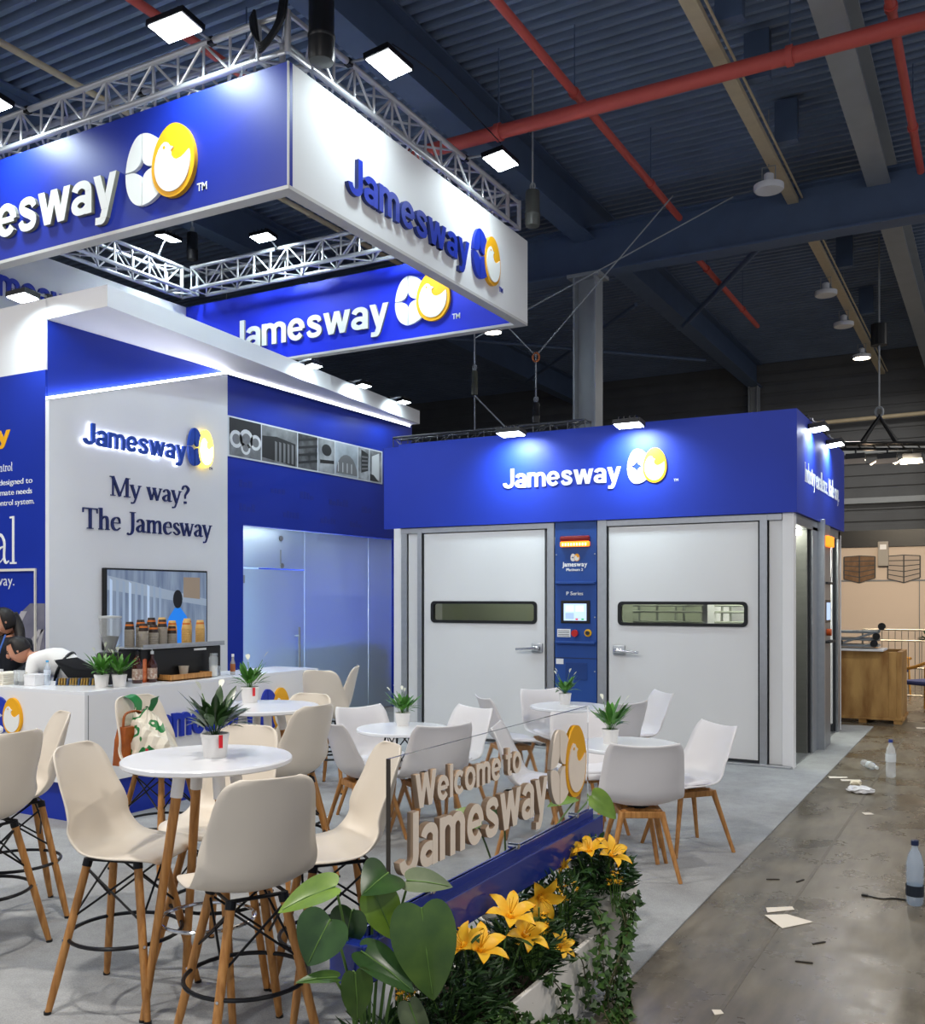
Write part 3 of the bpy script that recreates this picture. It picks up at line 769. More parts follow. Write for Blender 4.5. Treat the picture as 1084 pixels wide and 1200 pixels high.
MB().box((XC-.55, 7.72, .31), (XC-.03, 7.75, .985)).build('end_panel', PWHITE, bc)
MB().box((XC-.55, YC+.55, .31), (XC-.52, 7.72, .985)).build('back_panel', PWHITE, bc)
letters('Jamesway', sp, '+X', (XC, 5.50, .565), 1.30, .27, .03, LETB, bold=.03)
egg_logo(sp, '+X', (XC, 7.07, .665), .40, .02, LETB, YEL, LETW, .8)
letters('Jamesway', fp, '-Y', (-8.5, YC, .62), 1.25, .25, .03, LETB, bold=.03)
egg_logo(fp, '-Y', (-6.85, YC, .785), .29, .016, LETB, YEL, LETW, 1.0)

# ================================================================ INCUBATOR CABIN
CX0, CX1, CY0, CY1 = -6.45, -1.78, 10.02, 13.3
cb = thing('incubator_cabin', 'large white incubator cabin with two doors under a royal blue fascia', 'cabin', (-4.1, CY0, 0))
ff = MB().box((CX0, CY0-.03, 2.57), (CX1+.03, CY0+.05, 3.60)).build('fascia_front', CBLUE, cb)
fs = MB().box((CX1-.05, CY0+.05, 2.57), (CX1+.03, CY1+.05, 3.60)).build('fascia_side', CBLUE, cb)
MB().box((-6.72, CY0+.05, 2.57), (CX0, CY0+.13, 3.585)).build('fascia_return', CBLUE, cb)
MB().box((CX0, CY0+.05, 2.52), (CX1-.05, CY1, 2.57)).build('roof', PWHITE, cb)
MB().box((CX0, CY1-.05, 0), (CX1, CY1, 2.52)).box((CX0-.02, CY0+.1, 0), (CX0+.05, CY1, 2.52)).build('rear_wall', PWHITE, cb)
letters('Jamesway', ff, '-Y', (-5.0, CY0-.03, 2.975), 1.41, .225, .012, LETW, bold=.025)
egg_logo(ff, '-Y', (-3.29, CY0-.03, 3.13), .375, .010, LETW, YEL, LETW, .90)
letters('TM', ff, '-Y', (-3.0, CY0-.03, 2.945), .05, .03, .003, LETW, bold=0, name='print', joined=True)
letters('Industry excellence. Made easy.', fs, '+X', (CX1+.03, 10.42, 2.92), 2.45, .20, .004, LETW, style='serif', name='lettering', joined=True, wt=.9)
def fbox(x0, x1, z0, z1, y0, y1, name, m, par=None, ch=.003): return MB().box((x0, y0, z0), (x1, y1, z1), ch).build(name, m, par or cb)
Y = CY0
GASK = mat('gasket_dark', '#23262a', .6)
fbox(-6.56, -6.45, 0, 2.57, Y+.03, Y+.13, 'post', PWHITE)
fbox(-6.44, -6.36, .0, 2.54, Y+.01, Y+.10, 'frame_post', ALU)
fbox(-6.345, -6.20, .03, 2.54, Y+.03, Y+.10, 'infill_panel', DOORW)
fbox(-6.20, -6.14, 0, 2.55, Y, Y+.10, 'frame_post', ALU)
fbox(-4.47, -4.385, 0, 2.56, Y-.005, Y+.10, 'frame_post', ALU)
fbox(-3.865, -3.76, 0, 2.57, Y-.005, Y+.10, 'frame_post', ALU)
fbox(-2.12, -2.045, 0, 2.56, Y, Y+.10, 'frame_post', ALU)
fbox(-2.03, -1.90, .03, 2.55, Y+.03, Y+.10, 'infill_panel', DOORW)
fbox(-1.895, -1.785, 0, 2.57, Y, Y+.12, 'post', PWHITE)
fbox(-6.44, -4.385, 2.50, 2.565, Y+.005, Y+.10, 'head_rail', ALU)
fbox(-3.865, -1.90, 2.50, 2.565, Y+.005, Y+.10, 'head_rail', ALU)
fbox(-6.14, -4.47, 0, .05, Y+.02, Y+.12, 'threshold', GASK)
fbox(-3.76, -2.12, 0, .05, Y+.02, Y+.12, 'threshold', GASK)
fbox(-6.2, -1.8, 0, .03, Y-.06, Y+.02, 'floor_ramp', ALU)
PANEG = mat('porthole_glass', '#f4f6ee', .04, trans=1, ior=1.25, spec=.6)
def rrect(x0, x1, z0, z1, r, n=5):
    pts = []
    for cx, cz, a in ((x1-r, z1-r, 0), (x0+r, z1-r, 90), (x0+r, z0+r, 180), (x1-r, z0+r, 270)):
        for i in range(n+1):
            t = math.radians(a+90*i/n); pts.append((cx+r*math.cos(t), cz+r*math.sin(t)))
    return pts
def door(x0, x1, w0, w1, hx, sgn, label):
    ya, yb = Y+.02, Y+.09
    d = MB().box((x0, ya, .06), (w0, yb, 2.49)).box((w1, ya, .06), (x1, yb, 2.49)).box((w0, ya, .06), (w1, yb, 1.43)).box((w0, ya, 1.66), (w1, yb, 2.49)).build('door', DOORW, cb); d['label'] = label
    o = (0, Y+.02, 0); ux, uz, un = (1, 0, 0), (0, 0, 1), (0, -1, 0)
    ou = rrect(w0-.015, w1+.015, 1.415, 1.675, .05); inn = rrect(w0+.022, w1-.022, 1.447, 1.643, .03)
    k = len(ou); g = MB()
    for yy in (Y+.008, Y+.06): g.add([(x, yy, z) for x, z in ou]+[(x, yy, z) for x, z in inn], [(i, (i+1) % k, k+(i+1) % k, k+i) for i in range(k)])
    g.f += [[k+i, k+(i+1) % k, 3*k+(i+1) % k, 3*k+i] for i in range(k)]+[[i, (i+1) % k, 2*k+(i+1) % k, 2*k+i] for i in range(k)]; g.m += [0]*(2*k)
    g.build('window_gasket', BLK, d)
    MB().box((w0+.01, Y+.03, 1.435), (w1-.01, Y+.04, 1.655)).build('window_pane', PANEG, d)
    MB().box((hx-.07, Y-.005, 1.09), (hx+.07, Y+.02, 1.20), .02).build('handle_plate', ALU, d, smooth=True)
    MB().box((hx-.05, Y-.05, 1.11), (hx+.05, Y-.005, 1.17), .02).cyl((hx, Y-.05, 1.14), (hx+sgn*.24, Y-.055, 1.125), .018, .014, n=12).build('handle', CHROME, d, smooth=True)
    return d
door(-6.125, -4.49, -6.0, -4.62, -4.60, -1, 'white insulated door with a long narrow window')
door(-3.74, -2.135, -3.62, -2.255, -3.62, 1, 'white insulated door with racks seen through its window')
RACK = mat('rack_grey', '#b4b8ac', .4, metal=.3)
MB().box((CX0+.05, Y+.95, .02), (-2.8, Y+1.0, 2.5)).build('inner_wall', mat('inner_green', '#b9bfa8', .6), cb)
MB().box((-5.0, Y+.4, 2.36), (-3.0, Y+.5, 2.42)).build('inner_lamp', emis('inner_light', '#f2f6e8', 7), cb)
for k in range(7): MB().cyl((-3.5+k*.17, Y+.45, .3), (-3.5+k*.17+.06*(k % 3-1), Y+.45, 2.2), .014, n=8).build('rack_bar', RACK, cb)
for z in (1.45, 1.56, 1.63): MB().cyl((-3.6, Y+.42, z), (-2.3, Y+.42, z), .012, n=8).build('rack_bar', RACK, cb)
for x in (-6.12, -4.50, -3.75, -2.13): fbox(x-.006, x+.006, .05, 2.5, Y+.012, Y+.05, 'door_gasket', GASK, ch=0)
for a, b2 in ((-6.125, -4.49), (-3.74, -2.135)):      # dark strips added to stop inner lamp light leaking through the joints
    fbox(a-.08, b2+.08, 2.42, 2.56, Y+.091, Y+.105, 'light_stop', GASK, ch=0)
    for x in (a, b2): fbox(x-.09, x+.06 if x == a else x+.09, .0, 2.42, Y+.091, Y+.105, 'light_stop', GASK, ch=0)
fbox(-2.14, -1.80, 0, 2.56, Y+.106, Y+.118, 'light_stop', GASK, ch=0)  # added backing strip, blocks the same light leak behind the right-hand frame
# control column
cc = fbox(-4.375, -3.875, 0, 2.57, Y+.0, Y+.1, 'control_column', COLBLUE, ch=.004)
yf = Y
MB().box((-4.30, yf-.045, 2.345), (-3.95, yf, 2.405), .015).build('beacon_cap', mat('beacon_red', '#7a1512', .3), cc, smooth=True)
MB().box((-4.30, yf-.045, 2.285), (-3.95, yf, 2.345), .015).build('beacon_lens', emis('beacon_amber', '#ff7a1a', 1.6), cc, smooth=True)
for k in range(9): MB().box((-4.27+k*.034, yf-.048, 2.295), (-4.252+k*.034, yf-.044, 2.325)).build('beacon_lamp', emis('beacon_bright', '#ffc078', 4), cc)
egg_logo(cc, '-Y', (-4.13, yf, 2.165), .085, .003, LETW, YEL, LETW)
letters('Jamesway', cc, '-Y', (-4.285, yf, 2.065), .30, .055, .003, LETW, bold=.02, name='print', joined=True)
letters('Platinum 2', cc, '-Y', (-4.235, yf, 2.015), .20, .032, .003, LETW, bold=.01, name='print', joined=True)
letters('P Series', cc, '-Y', (-4.235, yf, 1.745), .20, .042, .003, LETW, bold=.012, name='print', joined=True)
fbox(-4.36, -3.885, 1.87, 1.895, yf-.04, yf, 'ledge', COLBLUE, cc)
fbox(-4.36, -3.885, 1.205, 1.228, yf-.045, yf, 'ledge', COLBLUE, cc)
fbox(-4.30, -3.95, 1.43, 1.685, yf-.012, yf, 'screen_bezel', BLK, cc, .008)
fbox(-4.262, -3.99, 1.46, 1.65, yf-.014, yf-.012, 'screen', emis('panel_screen', '#a9bede', .75), cc, 0)
for (x0, x1, z0, z1, c) in ((-4.24, -4.14, 1.56, 1.63, '#c8d6ea'), (-4.12, -4.02, 1.56, 1.63, '#c8d6ea'), (-4.24, -4.14, 1.48, 1.545, '#8fa6cc'), (-4.12, -4.09, 1.468, 1.485, '#c23028'), (-4.05, -4.02, 1.468, 1.485, '#2fa040')):
    fbox(x0, x1, z0, z1, yf-.0148, yf-.014, 'screen_tile', emis('tile'+c, c, .7), cc, 0)
fbox(-4.345, -4.185, 1.275, 1.365, yf-.004, yf, 'rating_plate', PWHITE, cc, 0)
for z in (1.34, 1.32, 1.30, 1.285): fbox(-4.335, -4.2, z, z+.006, yf-.005, yf-.004, 'plate_line', GD, cc, 0)
MB().cyl((-4.12, yf, 1.32), (-4.12, yf-.03, 1.32), .022, n=16).cyl((-4.12, yf-.03, 1.32), (-4.12, yf-.05, 1.32), .04, .038, n=20).build('stop_button', mat('button_red', '#b5201c', .35), cc, smooth=True)
MB().cyl((-3.975, yf, 1.325), (-3.975, yf-.012, 1.325), .042, n=20).build('switch_collar', mat('collar_yellow', '#e0a81c', .4), cc, smooth=True)
MB().cyl((-3.975, yf-.012, 1.325), (-3.975, yf-.035, 1.325), .022, n=16).build('switch_knob', GD, cc, smooth=True)
fbox(-4.36, -4.27, .97, 1.03, yf-.004, yf, 'serial_label', PWHITE, cc, 0)
fbox(-4.38, -3.872, 1.038, 1.044, yf-.003, yf, 'seam', GASK, cc, 0)
fbox(-4.245, -3.985, .80, .99, yf-.006, yf, 'recess_frame', mat('column_navy', '#173a7a', .45), cc, .003)
for x, z in ((-3.895, 2.2), (-3.895, 1.5), (-3.895, .9), (-4.355, 2.2)): MB().cyl((x, yf, z), (x, yf-.008, z), .008, n=8).build('screw', ALU, cc)
# side with its two doorways
STAIN = mat('stainless', '#7d7d78', .3, metal=.6, var=.1, scale=3, stretch=(1, 1, 8))
xs = CX1
def sbox(y0, y1, z0, z1, x0, x1, name, m, par=None, ch=.003): return MB().box((x0, y0, z0), (x1, y1, z1), ch).build(name, m, par or cb)
sbox(10.14, 13.2, 2.46, 2.565, xs-.10, xs, 'head_rail', ALU)
sbox(11.0, 11.06, 0, 2.46, xs-.7, xs-.04, 'door_jamb', STAIN)
sbox(11.06, 11.12, 0, 2.46, xs-.12, xs-.02, 'jamb_gasket', GASK)
sbox(11.12, 11.45, 0, 2.5, xs-.14, xs+.0, 'frame_post', ALU)
col2 = sbox(11.48, 11.98, 0, 2.55, xs-.12, xs+.06, 'control_column', mat('column_grey', '#8e9196', .35, metal=.4, var=.08), ch=.004)
sbox(11.44, 11.50, 0, 2.6, xs-.1, xs+.075, 'frame_post', ALU)
sbox(11.97, 12.03, 0, 2.56, xs-.1, xs+.04, 'frame_post', ALU)
sbox(12.95, 13.0, .1, 2.46, xs-.6, xs-.06, 'door_jamb', PWHITE)
sbox(13.0, 13.05, 0, 2.46, xs-.12, xs-.03, 'jamb_gasket', GASK)
sbox(13.05, 13.2, 0, 2.57, xs-.12, xs+.0, 'frame_post', ALU)
sbox(12.95, 13.02, 0, .12, xs-.6, xs-.05, 'threshold', GASK)
sbox(10.14, 13.0, 0, .02, xs-.9, xs-.02, 'inner_floor', ALU)
sbox(10.14, 13.0, 0, 2.46, xs-.95, xs-.9, 'inner_wall', PWHITE)
sbox(10.14, 11.0, 2.40, 2.44, xs-.85, xs-.1, 'inner_lamp', emis('inner_light', '#f2f6e8', 7))
sbox(12.05, 12.95, 2.40, 2.44, xs-.85, xs-.1, 'inner_lamp', emis('inner_light', '#f2f6e8', 7))
sbox(11.55, 11.92, 2.30, 2.42, xs+.06, xs+.11, 'beacon_lens', emis('beacon_amber', '#ff7a1a', 1.6), col2, .01)
sbox(11.5, 11.96, 1.87, 1.895, xs+.06, xs+.10, 'ledge', GASK, col2)
sbox(11.56, 11.92, 1.43, 1.69, xs+.06, xs+.072, 'screen_bezel', BLK, col2)
sbox(11.60, 11.88, 1.46, 1.66, xs+.072, xs+.074, 'screen', emis('panel_screen', '#a9bede', .75), col2, 0)
MB().cyl((xs+.06, 11.7, 1.32), (xs+.11, 11.7, 1.32), .04, n=16).build('stop_button', mat('button_orange', '#d2591e', .4), col2, smooth=True)
sbox(11.5, 11.96, 1.2, 1.225, xs+.06, xs+.12, 'ledge', GASK, col2)
MB().tube([(xs-.3, 10.99, 2.3), (xs-.28, 10.98, 2.1), (xs-.33, 10.98, 1.9), (xs-.3, 10.985, 1.6)], .008, 6).build('cable', BLK, cb)
MB().tube([(xs+.07, 11.97, 2.3), (xs+.075, 12.0, 2.1), (xs+.06, 12.0, 1.9)], .006, 6).build('cable', PWHITE, cb)
MB().box((xs-.33, 10.95, 2.05), (xs-.2, 11.0, 2.3), .005).build('junction_box', PWHITE, cb)

# spotlights on the cabin fascia
GLOW = emis('flood_glow', '#f2fbff', 22)
def arm_flood(loc, out, label, power, group, lcol=(.76, .93, 1), tilt=.55, size=.2, mount=None, emat=None, lens_tilt=-.12):
    """flood on a short arm: out = horizontal direction away from the wall; the lamp shines back down on the wall"""
    t = thing('flood_lamp', label, 'lamp', loc, 0, group)
    o = Vector(out).normalized(); side = Vector((-o.y, o.x, 0)); c = Vector(loc)
    aim = (-o*tilt+V(0, 0, -1)).normalized()         # shining direction
    n = (-o*lens_tilt+V(0, 0, -1)).normalized()      # the way the lens faces
    f = side.cross(n).normalized()
    def quad(d0, d1, s): return [c+side*(sx*size*s)+f*(sy*size*.62*s)+n*d for d in (d0, d1) for sx, sy in ((-1, -1), (1, -1), (1, 1), (-1, 1))]
    FC = [(0, 1, 2, 3), (7, 6, 5, 4), (0, 4, 5, 1), (1, 5, 6, 2), (2, 6, 7, 3), (3, 7, 4, 0)]
    MB().add(quad(-.05, 0, 1), FC).build('housing', BLKM, t)
    MB().add(quad(0, .006, .9), FC).build('lens', emat or GLOW, t)
    for k in (-.6, -.2, .2, .6): MB().add([c+side*(k*size)+f*(sy*size*.5)+n*d+side*w for d in (-.08, -.05) for w in (-.006, .006) for sy in (-1, 1)], [(0, 1, 3, 2), (4, 6, 7, 5), (0, 2, 6, 4), (1, 5, 7, 3)]).build('cooling_fin', BLKM, t)
    m = Vector(mount) if mount else c-o*.3+V(0, 0, -.02)
    MB().tube([c-n*.05, c-n*.09-o*.05, (m+c)/2+V(0, 0, .05), m], .012, 6).build('arm', ALU, t, smooth=True)
    MB().box(m-V(.03, .03, .03), m+V(.03, .03, .03), .005).build('clamp', BLKM, t)
    area('lamp_light', t, c+n*.02, c+aim, size*1.8, power, lcol, size_y=size*1.1, spread=2.4)
    return t
FG = 'floods on the incubator cabin fascia'
arm_flood((-4.78, 9.72, 3.55), (0, -1, 0), 'lit flood above the word on the cabin front', FASCIA_W, FG, mount=(-4.80, 10.02, 3.62), size=.15)
arm_flood((-3.40, 9.72, 3.53), (0, -1, 0), 'lit flood above the egg emblem on the cabin front', FASCIA_W, FG, mount=(-3.42, 10.02, 3.62), size=.15)
arm_flood((-1.66, 10.75, 3.50), (1, 0, 0), 'nearer lit flood over the cabin side lettering', FASCIA_W*.7, FG, mount=(-1.79, 10.75, 3.63), size=.14)
arm_flood((-1.66, 11.95, 3.50), (1, 0, 0), 'farther lit flood over the cabin side lettering', FASCIA_W*.7, FG, mount=(-1.79, 11.95, 3.63), size=.14)
CGp = 'floods along the canopy edge'
arm_flood((-8.20, 6.05, 4.60), (0, -1, 0), 'bright flood shining on the white band left of the canopy', CANOPY_W*1.1, CGp, mount=(-8.28, 6.40, 4.71), size=.14)
for y, x, lb in ((9.7, -7.53, 'nearest lit flood on the white canopy edge'), (10.95, -7.64, 'middle lit flood on the white canopy edge'), (12.15, -7.75, 'farthest lit flood on the white canopy edge')):
    arm_flood((x, y, 4.63), (1, -.1, 0), lb, CANOPY_W*.6, CGp, mount=(x-.27, y, 4.705), size=.10, tilt=1.5)

# ================================================================ HANGING BANNER RING AND TRUSS
BX0, BX1, BY0, BY1, BZ0, BZ1 = -10.41, -4.89, 5.977, 10.39, 4.945, 5.95
rg = thing('hanging_banner', 'square hanging banner ring with blue and white lettered sides', 'banner', (-7.65, 8.2, BZ0))
pf = MB().box((BX0, BY0, BZ0+.03), (BX1, BY0+.05, BZ1)).build('front_panel', BLUE, rg)
pr_ = MB().box((BX1-.05, BY0+.05, BZ0+.03), (BX1, BY1, BZ1)).build('right_panel', FABWHITE, rg)
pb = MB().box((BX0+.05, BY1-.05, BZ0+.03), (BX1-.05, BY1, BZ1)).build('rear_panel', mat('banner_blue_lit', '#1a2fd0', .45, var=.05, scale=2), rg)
pl = MB().box((BX0, BY0+.05, BZ0+.03), (BX0+.05, BY1, BZ1)).build('left_panel', FABWHITE, rg)
FRW = mat('banner_frame', '#c9c6c2', .5)
MB().box((BX0, BY0, BZ0), (BX1, BY0+.12, BZ0+.03)).build('bottom_frame', FRW, rg)
MB().box((BX1-.12, BY0+.12, BZ0), (BX1, BY1, BZ0+.03)).build('bottom_frame', FRW, rg)
MB().box((BX0, BY1-.12, BZ0), (BX1-.12, BY1, BZ0+.03)).build('bottom_frame', FRW, rg)
MB().box((BX0, BY0+.12, BZ0), (BX0+.12, BY1-.12, BZ0+.03)).build('bottom_frame', FRW, rg)
MB().box((BX1-.012, BY0-.004, BZ0+.03), (BX1+.002, BY0+.01, BZ1)).build('corner_trim', FRW, rg)
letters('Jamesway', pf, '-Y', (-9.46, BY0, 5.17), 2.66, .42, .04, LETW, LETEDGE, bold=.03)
egg_logo(pf, '-Y', (-6.265, BY0, 5.42), .62, .035, LETW, YEL, LETW, 1.02)
letters('TM', pf, '-Y', (-5.86, BY0, 5.115), .11, .07, .006, LETW, bold=.01, name='print', joined=True)
letters('Jamesway', pr_, '+X', (BX1, 6.74, 5.19), 2.13, .335, .04, LETB, mat('letter_edge_navy', '#22306e', .5), bold=.03)
egg_logo(pr_, '+X', (BX1, 9.29, 5.41), .53, .035, LETB, YEL, LETW, .90)
letters('TM', pr_, '+X', (BX1, 9.64, 5.15), .09, .055, .006, LETB, bold=.01, name='print', joined=True)
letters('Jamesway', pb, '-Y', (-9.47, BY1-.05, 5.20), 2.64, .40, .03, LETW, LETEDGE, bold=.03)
egg_logo(pb, '-Y', (-6.31, BY1-.05, 5.47), .62, .03, LETW, YEL, LETW, 1.0)
letters('TM', pb, '-Y', (-5.89, BY1-.05, 5.15), .11, .07, .006, LETW, bold=.01, name='print', joined=True)
letters('Jamesway', pl, '+X', (BX0+.05, 6.9, 5.30), 1.85, .335, .03, LETB, bold=.03)

TSH = {}
def truss(p0, p1, size, up, label, rch=.028, rbr=.0125, pitch=.29, group=None, m=TRUSS):
    """box truss from p0 to p1 (centre line)"""
    p0 = Vector(p0); p1 = Vector(p1); L = (p1-p0).length; d = (p1-p0).normalized(); up = Vector(up); sd = d.cross(up).normalized()
    t = thing('box_truss', label, 'truss', p0, 0, group)
    h = size/2; C4 = [(sd*a+up*b)*h for a, b in ((-1, -1), (1, -1), (1, 1), (-1, 1))]
    for c in C4: MB().cyl(p0+c, p1+c, rch, n=10).build('chord', m, t, smooth=True)
    n = max(2, round(L/pitch)); st = L/n; dl = math.hypot(st, size)
    k = (round(dl, 3), rbr, m.name)
    if k not in TSH:
        o = MB().cyl((0, 0, -dl/2), (0, 0, dl/2), rbr, n=6, cap=False).build('brace', m, t, smooth=True, world=False); TSH[k] = o.data; bpy.data.objects.remove(o)
    kk = (size, rbr, m.name)
    if kk not in TSH:
        o = MB().cyl((0, 0, -h), (0, 0, h), rbr, n=6, cap=False).build('brace', m, t, smooth=True, world=False); TSH[kk] = o.data; bpy.data.objects.remove(o)
    for f in range(4):
        ca, cb_ = C4[f], C4[(f+1) % 4]
        for i in range(n):
            a, b2 = (ca, cb_) if (i+f) % 2 == 0 else (cb_, ca)
            A = d*(i*st)+a; B = d*((i+1)*st)+b2
            ref('brace', TSH[k], t, (A+B)/2, (B-A).to_track_quat('Z', 'Y').to_euler())
        for i in (range(n+1) if f in (1, 3) else (0, n)):
            A = d*(i*st)+ca; B = d*(i*st)+cb_
            ref('brace', TSH[kk], t, (A+B)/2, (B-A).to_track_quat('Z', 'Y').to_euler())
    return t
TZ = 6.22
truss((BX0+.45, BY0+.20, TZ), (BX1-.36, BY0+.20, TZ), .30, (0, 0, 1), 'silver box truss along the top of the blue banner front')
truss((BX1-.20, BY0+.36, TZ), (BX1-.20, BY1-.45, TZ), .30, (0, 0, 1), 'silver box truss along the top of the white banner side')
truss((BX0+.45, BY1-.20, TZ), (BX1-.45, BY1-.20, TZ), .30, (0, 0, 1), 'silver box truss above the rear blue banner')
truss((BX0+.20, BY0+.45, TZ), (BX0+.20, BY1-.45, TZ), .30, (0, 0, 1), 'silver box truss on the far left of the banner ring')
for x, y, lb in ((BX1-.2, BY0+.2, 'silver truss corner block above the blue and white banner corner'), (BX1-.2, BY1-.28, 'silver truss corner block at the far end of the white banner'),
                 (BX0+.2, BY1-.28, 'silver truss corner block at the inner rear corner')):
    t = thing('truss_corner', lb, 'truss', (x, y, TZ))
    h = .15
    for a, b2 in ((-1, -1), (1, -1), (1, 1), (-1, 1)): MB().cyl((x+a*h, y+b2*h, TZ-h-.02), (x+a*h, y+b2*h, TZ+h+.02), .026, n=10).build('corner_post', TRUSS, t, smooth=True)
    for z in (-h, h):
        MB().tube([(x+a*h, y+b2*h, TZ+z) for a, b2 in ((-1, -1), (1, -1), (1, 1), (-1, 1))], .024, 8, closed=True).build('corner_ring', TRUSS, t, smooth=True)
    MB().cyl((x-h, y-h, TZ-h), (x+h, y+h, TZ-h), .014, n=8).build('brace', TRUSS, t); MB().cyl((x-h, y+h, TZ+h), (x+h, y-h, TZ+h), .014, n=8).build('brace', TRUSS, t)
# banner drop wires
for x, y in ((-9.0, BY0+.03), (-7.2, BY0+.03), (-5.4, BY0+.03), (BX1-.03, 7.4), (BX1-.03, 9.0), (-9.6, BY1-.03), (-6.2, BY1-.03)):
    MB().cyl((x, y, BZ1), (x, y, TZ-.15), .004, n=5).build('drop_wire', STEELG, rg)
# floods on the truss
FT = 'floods hung on the banner truss'
arm_flood((-5.75, 5.62, 6.27), (0, -1, 0), 'flood hung above the egg emblem of the blue banner front', FLOOD_W*.7, FT, mount=(-5.75, 6.03, 6.37), size=.2, tilt=.25)
arm_flood((-8.1, 5.62, 6.24), (0, -1, 0), 'flood hung at the left end of the blue banner front', FLOOD_W*.7, FT, mount=(-8.1, 6.03, 6.37), size=.2, tilt=.25)
arm_flood((-4.52, 6.85, 6.24), (1, 0, 0), 'flood hung at the near end of the white banner side', FLOOD_W*.42, FT, mount=(-4.94, 6.85, 6.37), size=.2, tilt=.25)
arm_flood((-4.52, 8.95, 6.25), (1, 0, 0), 'flood hung at the far end of the white banner side', FLOOD_W*.36, FT, mount=(-4.94, 8.95, 6.37), size=.2, tilt=.25)
arm_flood((-6.9, 6.62, 6.2), (0, 1, 0), 'flood inside the ring lighting the rear of the blue front', FLOOD_W*.6, FT, mount=(-6.9, 6.33, 6.37), size=.16, tilt=-.5)
arm_flood((-9.9, 9.55, 6.62), (-1, 0, 0), 'flood shining on the inner left white banner', FLOOD_W*1.1, FT, mount=(-10.1, 9.55, 6.40), size=.16, tilt=-.6)
arm_flood((-8.4, 9.75, 6.42), (0, -1, 0), 'flood above the rear banner left half', FLOOD_W*.8, FT, mount=(-8.4, 10.04, 6.37), size=.16, tilt=.5)
arm_flood((-6.4, 9.75, 6.42), (0, -1, 0), 'flood above the rear banner egg emblem', FLOOD_W*.8, FT, mount=(-6.4, 10.04, 6.37), size=.16, tilt=.5)
arm_flood((-5.35, 8.0, 6.1), (-1, 0, 0), 'flood hung low inside the right truss', FLOOD_W*.6, FT, mount=(-5.22, 8.0, 6.07), size=.15, tilt=-.4)

def hoist(loc, r, h, label, m, top=7.7, group='chain hoists'):
    x, y, z = loc
    t = thing('chain_hoist', label, 'hoist', loc, 0, group)
    MB().lathe([(r*.3, 0), (r*.92, .01), (r, .05), (r, h*.3)], loc, 20).build('chain_bag', m, t, smooth=True)
    MB().lathe([(r, h*.3), (r*1.04, h*.32), (r*1.04, h*.36), (r*.97, h*.38), (r*.97, h*.9), (r*.9, h*.97), (r*.4, h)], loc, 20).build('motor_body', m, t, smooth=True)
    MB().tube([(x, y, z+h), (x, y, top)], .012, 6).build('chain', STEELG, t)
    MB().tube([(x+.03*math.cos(a), y, z+h+.04+.04*math.sin(a)) for a in [2*PI*i/10 for i in range(10)]], .01, 6, closed=True).build('hook', STEELG, t)
    return t
hoist((-4.70, 6.15, 5.96), .105, .62, 'black chain hoist at the near banner corner', BLK)
hoist((-4.62, 9.95, 5.92), .085, .42, 'dark grey chain hoist at the far end of the white banner', mat('hoist_grey', '#4c4f4c', .4))
hoist((-10.0, 10.1, 6.5), .08, .4, 'small chain hoist over the inner rear truss corner', BLK)
t = thing('cable_bundle', 'black cables looped over the near truss corner', 'cable', (-5.1, 6.1, 6.3))
for k in range(4):
    MB().tube(catmull([(-5.3+.03*k, 6.0-.02*k, 6.42), (-5.22+.02*k, 5.93, 6.25-.03*k), (-5.12, 5.92, 6.12-.02*k), (-5.0+.02*k, 5.95, 6.25), (-4.97+.02*k, 5.98, 6.45)], 5), .014, 6).build('cable', BLK, t, smooth=True)
t = thing('cable_run', 'thin cable strung between the floods beside the white banner', 'cable', (-4.5, 6.9, 6.4))
MB().tube(catmull([(-4.52, 6.9, 6.44), (-4.5, 7.6, 6.50), (-4.5, 8.3, 6.46), (-4.52, 8.95, 6.44)], 6), .006, 5).build('cable', BLK, t)

# small ground truss and hoists behind the cabin
truss((-8.0, 12.35, 4.02), (-4.9, 12.35, 4.02), .22, (0, 0, 1), 'dark small truss lying behind the cabin fascia', .018, .008, .25, m=mat('truss_dark', '#5c5e60', .4, metal=.6))
hoist((-6.42, 11.9, 4.55), .045, .35, 'slim hoist with slings above the cabin truss', mat('hoist_olive', '#4a4c3c', .4), top=6.9)
hoist((-5.66, 12.3, 4.15), .055, .3, 'slim hoist with a yellow label below the orange shackle', BLK, top=5.15)
t = thing('wire_sling', 'pair of thin steel wires meeting at an orange shackle', 'wire', (-5.66, 12.3, 4.95))
MB().tube([(-5.66, 12.3, 5.1), (-7.4, 12.3, 6.95)], .010, 5).tube([(-5.66, 12.3, 5.1), (-3.7, 12.3, 6.95)], .010, 5).build('wire', STEELG, t)
MB().tube([(-5.66+.05*math.cos(a), 12.3, 5.08+.06*math.sin(a)) for a in [2*PI*i/12 for i in range(12)]], .016, 6, closed=True).build('shackle', mat('shackle_orange', '#b86a3a', .5), t)
t = thing('wire_sling', 'thin steel wire running up from the slim hoist to the roof', 'wire', (-6.42, 11.9, 5.3))
MB().tube([(-6.42, 11.9, 5.35), (-3.0, 12.6, 6.9)], .010, 5).build('wire', STEELG, t)
MB().tube([(-6.42, 11.9, 4.55), (-6.6, 12.24, 4.125)], .01, 5).tube([(-6.42, 11.9, 4.55), (-6.1, 12.24, 4.125)], .01, 5).build('sling_leg', STEELG, t)

